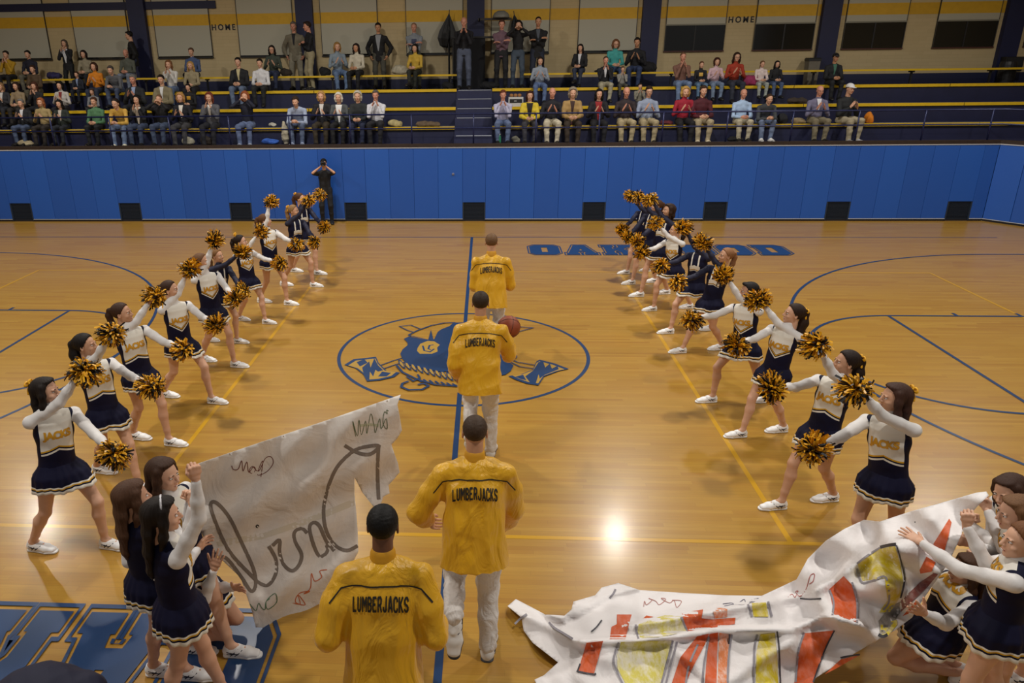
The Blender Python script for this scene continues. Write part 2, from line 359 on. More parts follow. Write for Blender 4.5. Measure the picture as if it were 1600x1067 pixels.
def top_bench(x0, x1, lab):
    r = empty('bench', ((x0+x1)/2, R4Y, R3Z)); tag(r, lab, 'bench', 'free standing benches on the top tier'); L_ = x1-x0; hz = R4Z-R3Z
    MB().box(-L_/2, L_/2, 0, .28, hz-.04, hz).build('seat_board', m_board, r)
    MB().box(-L_/2, L_/2, -.012, .016, hz-.045, hz+.005).build('yellow_edge', m_yel, r)
    n = max(2, int(L_/1.9)+1)
    for k in range(n):
        x = -L_/2+.25+(L_-.5)*k/(n-1)
        MB().box(x-.03, x+.03, .02, .26, hz-.09, hz-.04).box(x-.025, x+.025, .11, .16, -.04, hz-.08).build('leg', mat('16161C', .5), r)
top_bench(-16.8, -10.5, 'yellow edged bench by the wall at far left end'); top_bench(-10.2, -4.0, 'yellow edged bench under the left HOME sign')
top_bench(-3.95, -.48, 'short yellow edged bench left of the black umbrella'); top_bench(1.40, 9.95, 'long yellow edged bench under the dark window openings, right of aisle')
top_bench(10.0, 17.0, 'yellow edged bench at the right end by the dark barrel')
# aisle steps
stp = empty('aisle_steps', ((AX0+AX1)/2, FY+.4, SF)); tag(stp, 'navy aisle steps with pale nosings between the two seating blocks', 'steps')
lv = [(R1Y-.35, SF+.2), (R1Y, R1Z-.03), (R1Y+.42, R1Z+.2), (R2Y, R2Z-.03), (R2Y+.42, R2Z+.2), (R3Y, R3Z-.03)]
cx_ = (AX0+AX1)/2
for k, (yy, zz) in enumerate(lv):
    y1 = lv[k+1][0] if k < len(lv)-1 else R3Y+.3; z0 = (SF if k == 0 else lv[k-1][1])
    MB().box(AX0-cx_, AX1-cx_, yy-FY-.4, y1-FY-.4, z0-SF-.02, zz-SF).build('step', mat('232748', .6, .1), stp)
    MB().box(AX0-cx_+.05, AX1-cx_-.03, yy-FY-.4-.008, yy-FY-.4+.04, zz-SF-.012, zz-SF+.006).build('nosing', mat('9A9FAC', .5), stp)
# railing along the front of the stand
m_rail = mat('1B2450', .35, Metallic=.2)
ral = empty('railing', (0, FY+.1, WT+.05)); tag(ral, 'dark blue pipe railing along the front edge of the stand', 'railing')
for nm2, zz in (('top_rail', 2.73-WT-.05), ('lower_rail', 2.38-WT-.05)):
    MB().tube([(-16.9, 0, zz), (13.0, 0, zz), (13.0+dirc[0]*3.5, dirc[1]*3.5, zz)], .021, 10).build(nm2, m_rail, ral, smooth=True)
for k in range(-10, 9):
    x = 0.0+k*1.59
    if -16.8 < x < 12.9: MB().tube([(x, 0, -.02), (x, 0, 2.73-WT-.05)], .02, 8).build('post', m_rail, ral, smooth=True)
# back wall
m_wall, t = base('painted_block', 'B3A078', .75)
tc = t.n('ShaderNodeTexCoord'); br = t.n('ShaderNodeTexBrick', offset=.5); mp = t.n('ShaderNodeMapping'); mp.inputs['Rotation'].default_value = (math.pi/2, 0, 0)
t.l(tc.outputs['Object'], mp.inputs[0]); t.l(mp.outputs[0], br.inputs['Vector'])
br.inputs['Scale'].default_value = 1; br.inputs['Brick Width'].default_value = .4; br.inputs['Row Height'].default_value = .1; br.inputs['Mortar Size'].default_value = .004
br.inputs['Color1'].default_value = rgb('C2AE84'); br.inputs['Color2'].default_value = rgb('BDA97F'); br.inputs['Mortar'].default_value = rgb('B5A27A')
t.l(br.outputs[0], t.b.inputs['Base Color'])
wb = struct(MB().box(-17, 17.2, BY, BY+.2, R3Z-.1, 8.4).build('wall_back', m_wall))
MB().box(-17, 17.2, BY-.012, BY+.01, R3Z-.05, 3.49).build('navy_dado', mat('1A1F40', .6), wb)
MB().box(-17, 17.2, BY-.008, BY+.01, 5.11, 5.42).build('yellow_stripe', mat('C99C22', .6, .05), wb)
MB().box(-17, -7.9, BY-.055, BY+.01, 5.58, 5.80).build('navy_stripe', mat('15183A', .6), wb)
m_pil = mat('161B40', .6, .06)
ti = 3
PX = [-10.34+5.17*k for k in range(-1, 6)]
for k, x in enumerate(PX):
    if abs(x) > 16.5: continue
    struct(MB().box(x-.27, x+.25, BY-.18, BY, R3Z-.05, 8.3).build(f'trim_{ti}', m_pil)); ti += 1
m_shade, t = base('window_shade', 'B0AC9A', .7); tb_ = t
m_glass = mat('0D0F10', .12, Specular_IOR_Level=.5)
wi = 1
for k in range(-1, 6):
    x0 = -10.34+5.17*k
    for a, b in ((.45, 2.20), (3.05, 4.78)):
        X0, X1 = x0+a, x0+b
        if X1 < -16.8 or X0 > 16.8: continue
        op = X0 > 5.3
        wd = struct(MB().box(X0, X1, BY-.03, BY-.012, 4.20, 7.2).build(f'window_{wi}', m_glass)); wi += 1
        zb = 4.93 if op else 4.24
        sh = MB().box(X0, X1, BY-.045, BY-.03, zb, 5.11).box(X0, X1, BY-.045, BY-.03, 5.42, 7.2).build('shade', m_shade, wd)
        MB().box(X0, X1, BY-.046, BY-.03, 5.11, 5.42).build('shade_stripe', mat('CDA024', .65, .05), wd)
        MB().box(X0-.01, X1+.01, BY-.07, BY-.02, 4.17, 4.20).build('sill', mat('4A2420' if op else '22201E', .6), wd)
        for fx in ((X0, X0+.02), (X1-.02, X1)): MB().box(fx[0], fx[1], BY-.05, BY-.03, 4.2, 7.2).build('side_rail', mat('3A3630', .6), wd)
        if op:
            MB().box((X0+X1)/2-.02, (X0+X1)/2+.02, BY-.04, BY-.03, 4.2, 4.93).build('mullion', mat('1E1E20', .6), wd)
            MB().box(X0, X1, BY-.055, BY-.03, 4.90, 4.94).build('shade_hem', mat('7E7B6C', .6), wd)
# HOME signs
def text_mesh(s, size, bold=.0, space=1.0, sx=1.0):
    cu = bpy.data.curves.new('t', 'FONT'); cu.body = s; cu.size = size; cu.offset = bold; cu.space_character = space; cu.align_x = 'CENTER'; cu.align_y = 'CENTER'
    o = bpy.data.objects.new('t', cu); COL.objects.link(o); me = o.to_mesh(); vs = [(v.co.x*sx, v.co.y, 0) for v in me.vertices]; fs = [tuple(p.vertices) for p in me.polygons]
    o.to_mesh_clear(); bpy.data.objects.remove(o); bpy.data.curves.remove(cu); return vs, fs
for px, py in ((349, 43), (1158, 31)):
    vs, fs = text_mesh('HOME', .23, .006, 1.45, .92); p_ = AY(px, py, BY-.012)
    tag(link('home_sign', pydata([(p_[0]+x, BY-.012, p_[2]+y) for x, y, z in vs], fs), mat('14151C', .6)), 'black HOME lettering on the wall '+('above the left seats' if px < 700 else 'between two dark window openings'), 'sign')
# ceiling and side walls beyond the frame, lamps
m_ceil = mat('4A463E', .8)
struct(MB().box(-17, 17.2, -11.5, BY+.2, 8.4, 8.5).build('ceiling', m_ceil))
struct(MB().box(-17.2, -17, -11.5, BY+.2, 0, 8.4).build('wall_left', mat('9A8B6A', .8)))
struct(MB().box(17.2, 17.4, -11.5, BY+.2, 0, 8.4).build('wall_right', mat('9A8B6A', .8)))
for i, (x, y) in enumerate(LAMPS):
    r = empty('high_bay_lamp', (x, y, LAMP_Z)); tag(r, 'round white high bay lamp, '+['leftmost', 'second from left', 'third from left', 'rightmost'][i % 4]+' of the '+['far', 'middle', 'near'][i//4]+' ceiling row', 'ceiling lamp', 'high bay lamps')
    MB().lathe([(.001, .36), (.08, .36), (.12, .3), (.24, .05), (.25, 0), (.235, 0), (.11, .28), (.001, .3)], n=20).build('reflector', mat('D8D8D2', .4), r, smooth=True)
    MB().tube([(0, 0, .34), (0, 0, .5)], .015).build('hanger', mat('555555', .5), r)
# ------------------------------------------------------------------ smooth bodies from distance fields
class Fld:
    def __init__(s, lo, hi, h):
        s.h = h; s.lo = np.array(lo, float); n = np.ceil((np.array(hi)-s.lo)/h).astype(int)+2
        s.ax = [s.lo[i]+h*np.arange(n[i]) for i in range(3)]; s.D = np.full(n, 9.0, np.float32)
    def box(s, lo, hi):
        sl = []; g = []
        for i in range(3):
            a = max(0, int((lo[i]-s.lo[i])/s.h)-1); b = min(len(s.ax[i]), int((hi[i]-s.lo[i])/s.h)+3)
            if b <= a: return None
            sl.append(slice(a, b)); x = s.ax[i][a:b].astype(np.float32); sh = [1, 1, 1]; sh[i] = -1; g.append(x.reshape(sh))
        return tuple(sl), g
    def put(s, sl, d, k, sub=False):
        A = s.D[sl]
        if sub:
            s.D[sl] = np.maximum(A, -d) if k <= 0 else -smin(-A, d, k)
        else: s.D[sl] = np.minimum(A, d) if k <= 0 else smin(A, d, k)
    def cap(s, a, b, r1, r2=None, k=.02, sub=False):
        r2 = r1 if r2 is None else r2; a, b = np.array(a, float), np.array(b, float); m = max(r1, r2)+k+3*s.h
        q = s.box(np.minimum(a, b)-m, np.maximum(a, b)+m)
        if q is None: return
        sl, (X, Y, Z) = q; w = b-a; L2 = w@w+1e-12
        t = np.clip(((X-a[0])*w[0]+(Y-a[1])*w[1]+(Z-a[2])*w[2])/L2, 0, 1)
        dx = X-a[0]-t*w[0]; dy = Y-a[1]-t*w[1]; dz = Z-a[2]-t*w[2]
        s.put(sl, np.sqrt(dx*dx+dy*dy+dz*dz)-(r1+(r2-r1)*t), k, sub)
    def chain(s, pts, rs, k=.02):
        for i in range(len(pts)-1): s.cap(pts[i], pts[i+1], rs[i], rs[i+1], k)
    def ell(s, c, rad, R=None, k=.02, sub=False):
        c = np.array(c, float); rad = np.array(rad, float); R = np.eye(3) if R is None else R; m = np.abs(R)@rad+k+3*s.h
        q = s.box(c-m, c+m)
        if q is None: return
        sl, (X, Y, Z) = q; X = X-c[0]; Y = Y-c[1]; Z = Z-c[2]; l = [X*R[0, i]+Y*R[1, i]+Z*R[2, i] for i in range(3)]
        k0 = np.sqrt(sum((l[i]/rad[i])**2 for i in range(3))); k1 = np.sqrt(sum((l[i]/rad[i]**2)**2 for i in range(3)))+1e-6
        s.put(sl, k0*(k0-1)/k1, k, sub)
    def loft(s, pts, rads, S, k=.02, flat=False):
        """elliptic sections: pts along the axis, rads (side, front) each, S side direction"""
        for i in range(len(pts)-1):
            a, b = np.array(pts[i], float), np.array(pts[i+1], float); w = b-a; L = np.linalg.norm(w); w = w/L
            sd = nrm(S-w*(S@w)); fr = np.cross(w, sd); (x0, y0), (x1, y1) = rads[i], rads[i+1]; m = max(x0, y0, x1, y1)+k+3*s.h
            q = s.box(np.minimum(a, b)-m, np.maximum(a, b)+m)
            if q is None: continue
            sl, (X, Y, Z) = q; X = X-a[0]; Y = Y-a[1]; Z = Z-a[2]
            u = X*w[0]+Y*w[1]+Z*w[2]; t = np.clip(u/L, 0, 1); dz = u-t*L
            ls = X*sd[0]+Y*sd[1]+Z*sd[2]; lf = X*fr[0]+Y*fr[1]+Z*fr[2]; rx = x0+(x1-x0)*t; ry = y0+(y1-y0)*t; rm = np.minimum(rx, ry)
            k0 = np.sqrt((ls/rx)**2+(lf/ry)**2+(dz/rm)**2); k1 = np.sqrt((ls/rx**2)**2+(lf/ry**2)**2+(dz/rm**2)**2)+1e-6
            s.put(sl, np.where(k0 < .3, (k0-1)*rm, k0*(k0-1)/k1), k)
    def cut(s, o, n):                            # remove the side n points to
        o = np.array(o, float); n = nrm(n); X, Y, Z = [s.ax[i].reshape([-1 if j == i else 1 for j in range(3)]) for i in range(3)]
        s.D = np.maximum(s.D, ((X-o[0])*n[0]+(Y-o[1])*n[1]+(Z-o[2])*n[2]).astype(np.float32))
    def out(s, fold=None):
        D = s.D; ins = D < 0; nx, ny, nz = D.shape; acc = np.zeros((nx, ny, nz, 3), np.float32); cnt = np.zeros((nx, ny, nz), np.int16); quads = []
        E = []
        for ax in range(3):
            A = [slice(None)]*3; B = [slice(None)]*3; A[ax] = slice(0, -1); B[ax] = slice(1, None)
            cr = np.argwhere(ins[tuple(A)] != ins[tuple(B)])
            if len(cr) == 0: continue
            o1, o2 = [a for a in range(3) if a != ax]
            cr = cr[(cr[:, o1] > 0) & (cr[:, o2] > 0)]
            nb = cr.copy(); nb[:, ax] += 1; d0 = D[tuple(cr.T)]; d1 = D[tuple(nb.T)]; t = d0/(d0-d1); p = cr.astype(np.float32); p[:, ax] += t
            cells = []
            for da, db in ((0, 0), (-1, 0), (-1, -1), (0, -1)):
                c = cr.copy(); c[:, o1] += da; c[:, o2] += db; idx = np.ravel_multi_index(tuple(c.T), D.shape); cells.append(idx)
                np.add.at(acc.reshape(-1, 3), idx, p); np.add.at(cnt.reshape(-1), idx, 1)
            q = np.stack(cells, 1); flip = (d0 < 0) != (ax == 1); q = np.where(flip[:, None], q, q[:, ::-1]); quads.append(q)
        if not quads: return np.zeros((0, 3)), np.zeros((0, 4), int)
        Q = np.concatenate(quads); used = np.unique(Q); rem = np.full(D.size, -1, np.int64); rem[used] = np.arange(len(used))
        v = acc.reshape(-1, 3)[used]/cnt.reshape(-1)[used][:, None]
        v = v*s.h+s.lo; f = rem[Q]
        for _ in range(1):                        # light relax
            sm = np.zeros_like(v); n_ = np.zeros(len(v))
            for a, b in ((0, 1), (1, 2), (2, 3), (3, 0)):
                np.add.at(sm, f[:, a], v[f[:, b]]); np.add.at(n_, f[:, a], 1); np.add.at(sm, f[:, b], v[f[:, a]]); np.add.at(n_, f[:, b], 1)
            v = v*.5+.5*sm/n_[:, None]
        if fold is not None:
            fn = np.cross(v[f[:, 2]]-v[f[:, 0]], v[f[:, 3]]-v[f[:, 1]]); N = np.zeros_like(v)
            for a in range(4): np.add.at(N, f[:, a], fn)
            N /= np.linalg.norm(N, axis=1)[:, None]+1e-9; v = v+N*fold(v)[:, None]
        return v, f
def smin(a, b, k):
    h = np.maximum(k-np.abs(a-b), 0)/k; return np.minimum(a, b)-h*h*k*.25
def folds(amp, freq, seed, stretch=(1, 1, 1)):
    r = np.random.RandomState(seed); ks = r.randn(7, 3); ks /= np.linalg.norm(ks, axis=1)[:, None]; ph = r.rand(7)*6.28; fs = freq*(0.6+1.1*r.rand(7)); st = np.array(stretch)
    def f(v):
        w = v*st; o = np.zeros(len(v))
        warp = .35*np.sin(w@ks[0]*freq*.5+ph[0])[:, None]*ks[3][None]/freq*4
        w = w+warp
        for i in range(7): x = np.sin((w@ks[i])*fs[i]+ph[i]); o += 1-2*np.abs(x)**.8
        return amp*o/3.0
    return f
def np_mesh(parts):
    vs = []; fs = []; n = 0
    for v, f in parts: vs.append(np.asarray(v, float)); fs.append(np.asarray(f, int)+n); n += len(v)
    v = np.concatenate(vs); f = np.concatenate(fs); me = bpy.data.meshes.new('m'); me.vertices.add(len(v)); me.vertices.foreach_set('co', v.astype(np.float32).ravel())
    me.loops.add(len(f)*4); me.loops.foreach_set('vertex_index', f.astype(np.int32).ravel()); me.polygons.add(len(f)); me.polygons.foreach_set('loop_start', (np.arange(len(f))*4).astype(np.int32))
    me.update(calc_edges=True); me.shade_smooth(); return me
def xf(part, M, o, sc=1.0):                      # columns of M: local x,y,z in the world
    v, f = part; M = np.array(M); v2 = (np.asarray(v)*sc)@M.T+np.array(o); return (v2, f if np.linalg.det(M) > 0 else f[:, ::-1])
def frame(z, y):                                 # columns x,y,z; z kept, y as near as possible
    z = nrm(z); y = nrm(y-z*(np.dot(y, z))); return np.stack([np.cross(y, z), y, z], 1)
def attr(me, name, A):
    a = me.attributes.new(name, 'FLOAT_VECTOR', 'POINT'); a.data.foreach_set('vector', np.asarray(A, np.float32).ravel())

# canonical head: x right, y forward, z up, origin at head centre, height about .225 (eyes at z=0)
def head_field(h):
    F_ = Fld((-.11, -.13, -.18), (.11, .15, .14), h)
    F_.ell((0, -.012, .035), (.076, .096, .082), k=.0)
    F_.ell((0, .028, -.015), (.062, .066, .085), k=.03)
    F_.ell((0, .040, -.062), (.044, .045, .042), k=.03)
    F_.ell((0, .072, -.094), (.019, .016, .015), k=.02)
    F_.cap((0, .092, .012), (0, .112, -.026), .007, .0115, .012)
    for s in (-1, 1):
        F_.ell((s*.013, .098, -.030), (.008, .010, .007), k=.008)
        F_.ell((s*.032, .088, .004), (.016, .011, .010), k=.012, sub=True)
        F_.ell((s*.040, .070, -.030), (.019, .018, .015), k=.02)
        F_.ell((s*.078, -.002, -.006), (.008, .018, .030), k=.006)
        F_.ell((s*.083, .003, -.004), (.006, .009, .016), k=.003, sub=True)
        F_.ell((s*.028, .086, .021), (.020, .010, .006), k=.010)
    F_.ell((0, .089, -.058), (.022, .010, .0055), k=.006); F_.ell((0, .087, -.067), (.018, .010, .006), k=.006)
    F_.cap((0, -.020, -.06), (0, -.028, -.16), .050, .052, .03)
    return F_
HEAD = {'hi': head_field(.0042).out(), 'lo': head_field(.009).out()}
def blob(c, r, n=10, sq=(1, 1, 1)):
    vs = []; fs = []
    for i in range(n+1):
        th = math.pi*i/n
        for j in range(n*2): ph = math.pi*j/n; vs.append((c[0]+r*sq[0]*math.sin(th)*math.cos(ph), c[1]+r*sq[1]*math.sin(th)*math.sin(ph), c[2]+r*sq[2]*math.cos(th)))
    for i in range(n):
        for j in range(n*2): fs.append((i*2*n+j, (i+1)*2*n+j, (i+1)*2*n+(j+1) % (2*n), i*2*n+(j+1) % (2*n)))
    return np.array(vs), np.array(fs)
EYEM = [np_mesh([blob((s*.032, .0835, .004), .0110, 8, (1.1, 1, .5))]) for s in (-1, 1)]
IRIS = [np_mesh([blob((s*.032, .0915, .004), .0052, 6, (1, .8, .95))]) for s in (-1, 1)]
MOUTH = np_mesh([blob((0, .0945, -.0625), .021, 8, (1, .26, .34))])
SMILE = np_mesh([blob((0, .0985, -.0625), .016, 8, (1, .16, .22))])
def brow(s):
    F_ = Fld((-.07, .06, 0), (.07, .12, .05), .003); F_.cap((s*.016, .098, .022), (s*.048, .083, .024), .0038, .0028, 0); return F_.out()
BROWS = np_mesh([brow(-1), brow(1)])

# hair, in head space
def hair_field(kind, h=.0065):
    F_ = Fld((-.17, -.24, -.52), (.17, .13, .16), h)
    def cap(g, low=-.05, line=.062):
        F_.ell((0, -.014, .038), (.076+g, .096+g, .082+g), k=0)
        F_.cut((0, .050, line), (0, .85, -.55))
    if kind in ('short', 'buzz', 'crew'):
        g = {'short': .011, 'buzz': .004, 'crew': .007}[kind]
        cap(g); F_.cut((0, -.02, -.035), (0, .25, -1))
        if kind == 'short': F_.ell((.01, .062, .092), (.05, .030, .022), k=.02)
    elif kind == 'bald':
        F_.ell((0, -.016, .036), (.083, .103, .086), k=0); F_.cut((0, 0, .035), (0, .2, 1)); F_.cut((0, .02, 0), (0, 1, 0)); F_.cut((0, 0, -.04), (0, 0, -1))
    elif kind in ('bob', 'curly'):
        g = .018 if kind == 'bob' else .032
        F_.ell((0, -.014, .040), (.078+g, .098+g, .084+g), k=0); F_.cut((0, .050, .070), (0, .80, -.60))
        for s in (-1, 1): F_.chain([(s*.080, .005, .05), (s*.088, .0, -.03), (s*.080, -.005, -.10)], [.026, .028, .020], .03)
        F_.chain([(0, -.09, .0), (0, -.08, -.10)], [.05, .042], .04)
        F_.chain([(.05, -.06, .0), (.055, -.05, -.10)], [.05, .035], .04); F_.chain([(-.05, -.06, .0), (-.055, -.05, -.10)], [.05, .035], .04)
    elif kind == 'long':
        cap(.012); F_.cut((0, .0, -.10), (0, .6, -1))
        F_.ell((0, .035, .098), (.06, .05, .018), k=.02)
        for s in (-1, 1):
            F_.chain([(s*.074, .016, .060), (s*.084, .010, -.01), (s*.090, -.004, -.10), (s*.080, -.03, -.24)], [.020, .026, .026, .014], .03)
        F_.loft([(0, -.075, .04), (0, -.085, -.08), (0, -.10, -.22), (0, -.105, -.36), (0, -.105, -.42)], [(.075, .045), (.085, .040), (.085, .035), (.065, .025), (.03, .012)], V(1, 0, 0), .03)
    elif kind == 'mid':
        cap(.012); F_.cut((0, .0, -.10), (0, .6, -1)); F_.ell((0, .035, .098), (.06, .05, .018), k=.02)
        for s in (-1, 1): F_.chain([(s*.074, .012, .055), (s*.084, .002, -.03), (s*.084, -.01, -.13)], [.022, .024, .018], .03)
        F_.loft([(0, -.075, .04), (0, -.08, -.08), (0, -.08, -.17)], [(.078, .045), (.082, .040), (.06, .025)], V(1, 0, 0), .03)
    elif kind == 'pony':
        cap(.009); F_.cut((0, -.03, -.04), (0, .25, -1))
        F_.chain([(0, -.10, .06), (0, -.135, .055), (0, -.155, .0), (0, -.150, -.10), (.01, -.14, -.20), (.015, -.13, -.27)], [.022, .024, .034, .036, .026, .010], .02)
    elif kind == 'half':                         # half-up hair with a tail and loose length
        cap(.012); F_.cut((0, -.01, -.07), (0, .35, -1))
        F_.chain([(0, -.10, .05), (0, -.13, .03), (0, -.14, -.08), (0, -.13, -.20), (.0, -.12, -.32)], [.03, .035, .05, .045, .015], .03)
    st = np.random.RandomState(len(kind)); ph = st.rand(3)*6
    if kind in ('curly',): fo = folds(.006, 120, 3)
    elif kind in ('buzz', 'bald', 'crew'): fo = folds(.0014, 240, 5)
    else:
        def fo(v):
            a = np.arctan2(v[:, 0], -(v[:, 1]+.01)); return .0011*(np.sin(a*23+v[:, 2]*4+ph[0])+.7*np.sin(a*37+ph[1]+v[:, 2]*3))
    return np_mesh([F_.out(fo)])
HAIRM = {}
def hair_mesh(kind):
    if kind not in HAIRM: HAIRM[kind] = hair_field(kind)
    return HAIRM[kind]
def bow_mesh():
    F_ = Fld((-.09, -.05, -.09), (.09, .05, .09), .004)
    for s in (-1, 1):
        F_.ell((s*.035, 0, .015), (.034, .014, .024), frame((s*.4, 0, 1), V(0, 1, 0)), .01)
        F_.chain([(0, 0, 0), (s*.03, .005, -.04), (s*.045, 0, -.075)], [.010, .013, .010], .01)
        F_.ell((s*.038, 0, .017), (.018, .02, .012), k=.006, sub=True)
    F_.ell((0, 0, 0), (.013, .016, .014), k=.01); return np_mesh([F_.out()])
BOW = bow_mesh()

# canonical right hand: wrist at origin, fingers along +z, palm faces +y, thumb on -x side (for a right hand)
def hand(kind, h=.0032):
    F_ = Fld((-.10, -.05, -.03), (.08, .11, .21), h)
    F_.loft([(0, 0, -.02), (0, 0, .015), (.0, .002, .05), (0, .003, .085)], [(.024, .018), (.026, .017), (.038, .015), (.040, .012)], V(1, 0, 0), .012)
    F_.ell((-.024, .010, .035), (.016, .014, .028), k=.012)
    spread = {'open': .16, 'flat': .03, 'relax': .03, 'grip': .0, 'point': .02}[kind]; curl = {'open': .10, 'flat': .06, 'relax': .45, 'grip': 1.42, 'point': .3}[kind]
    for i, (x, z, L_) in enumerate(((-.031, .084, .074), (-.010, .090, .082), (.011, .088, .076), (.030, .080, .060))):
        a = (i-1.5)*spread; p = V(x, .002, z); pts = [p]; c = 0
        cc = curl*(1+.08*i)
        for j, fr in enumerate((.44, .32, .24)):
            c += cc*(.75 if j == 0 else 1.0); d = V(math.sin(a)*math.cos(c), math.sin(c), math.cos(a)*math.cos(c)); p = p+d*L_*fr; pts.append(p)
        rr = .0088 if i < 3 else .0075
        F_.chain([V(x*.9, .001, z-.03)]+pts, [rr+.001, rr+.0008, rr, rr-.0008, rr-.0018], .004)
    if kind == 'grip': F_.chain([(-.022, .008, .020), (-.042, .026, .045), (-.034, .048, .062), (-.012, .056, .066)], [.014, .0115, .010, .0085], .005)
    elif kind == 'open': F_.chain([(-.022, .006, .018), (-.048, .018, .040), (-.070, .026, .066), (-.084, .030, .088)], [.015, .012, .010, .008], .006)
    else: F_.chain([(-.022, .006, .018), (-.044, .018, .040), (-.050, .026, .068), (-.048, .030, .092)], [.015, .012, .010, .008], .006)
    return F_.out()
HANDS = {k: hand(k) for k in ('open', 'flat', 'relax', 'grip')}
HANDS_LO = {k: hand(k, .007) for k in ('flat', 'relax', 'grip')}

# shoe: x right, y forward (toe), z up, ankle above the origin; origin on the ground under the ankle
def shoe_meshes(h=.005):
    F_ = Fld((-.07, -.11, -.01), (.07, .22, .13), h)
    F_.loft([(0, -.055, .045), (0, .02, .048), (0, .10, .036), (0, .165, .028)], [(.036, .042), (.040, .046), (.046, .034), (.036, .024)], V(1, 0, 0), .02)
    F_.cap((0, -.03, .05), (0, -.035, .085), .040, .037, .02); F_.ell((0, .04, .072), (.024, .035, .018), frame(V(0, -.4, 1), V(0, 1, 0)), .01); F_.cut((0, 0, .014), (0, 0, -1)); F_.cut((0, -.03, .10), (0, 0, 1))
    up = np_mesh([F_.out()])
    F_ = Fld((-.07, -.12, -.01), (.07, .23, .05), h); F_.loft([(0, -.06, .012), (0, .03, .012), (0, .11, .012), (0, .175, .013)], [(.038, .030), (.038, .03), (.048, .03), (.036, .03)], V(1, 0, 0), .01)
    F_.cut((0, 0, .022), (0, 0, 1)); F_.cut((0, 0, .001), (0, 0, -1)); so = np_mesh([F_.out()])
    F_ = Fld((-.07, -.11, -.0), (.07, .22, .12), .003)
    for s in (-1, 1):
        for (y0, z0, y1, z1) in ((-.02, .03, .035, .082), (.012, .03, .065, .072), (-.045, .062, .085, .036), (-.045, .045, .09, .055)):
            F_.chain([(s*.040, y0, z0), (s*.043, (y0+y1)/2, (z0+z1)/2), (s*.026, y1, z1)], [.0045]*3, 0)
    st = np_mesh([F_.out()])
    return up, so, st
SHOE = shoe_meshes()
def shoe_lo():
    F_ = Fld((-.08, -.13, -.01), (.08, .25, .16), .009); F_.loft([(0, -.06, .045), (0, .02, .052), (0, .10, .045), (0, .185, .032)], [(.046, .050), (.050, .054), (.054, .042), (.044, .030)], V(1, 0, 0), .02); F_.cap((0, -.03, .05), (0, -.03, .10), .046, .046, .02); F_.cut((0, 0, .002), (0, 0, -1)); return np_mesh([F_.out()])
SHOE_LO = shoe_lo()

SKIN = {}
def skin(c):
    if c not in SKIN:
        m, t = base('skin', c, .55, Subsurface_Weight=.08)
        t.b.inputs['Subsurface Radius'].default_value = (.03, .012, .006)
        tc = t.n('ShaderNodeTexCoord'); nz = t.n('ShaderNodeTexNoise', i_Scale=14.0, i_Detail=3.0); t.l(tc.outputs['Object'], nz.inputs['Vector'])
        k = rgb(c); t.l(t.mix(nz.outputs[0], tuple(x*.9 for x in k[:3])+(1,), tuple(min(1, x*1.08) for x in k[:3])+(1,)), t.b.inputs['Base Color']); SKIN[c] = m
    return SKIN[c]
HAIRC = {}
def hairm(c):
    if c not in HAIRC:
        m, t = base('hair', c, .62, Specular_IOR_Level=.25); tc = t.n('ShaderNodeTexCoord'); mp = t.n('ShaderNodeMapping'); mp.inputs['Scale'].default_value = (1, 1, .12); t.l(tc.outputs['Object'], mp.inputs[0])
        nz = t.n('ShaderNodeTexNoise', i_Scale=160.0, i_Detail=2.0); t.l(mp.outputs[0], nz.inputs['Vector']); k = rgb(c)
        t.l(t.mix(nz.outputs[0], tuple(x*.55 for x in k[:3])+(1,), tuple(min(1, x*1.5) for x in k[:3])+(1,)), t.b.inputs['Base Color']); bp = t.n('ShaderNodeBump', i_Strength=.4, i_Distance=.004); t.l(nz.outputs[0], bp.inputs['Height']); t.l(bp.outputs[0], t.b.inputs['Normal']); HAIRC[c] = m
    return HAIRC[c]
WHITE_EYE = mat('E8E4DE', .3); IRIS_M = mat('2A1C12', .3); LIP = mat('A8544C', .5); TEETH = mat('E9E2D6', .4)

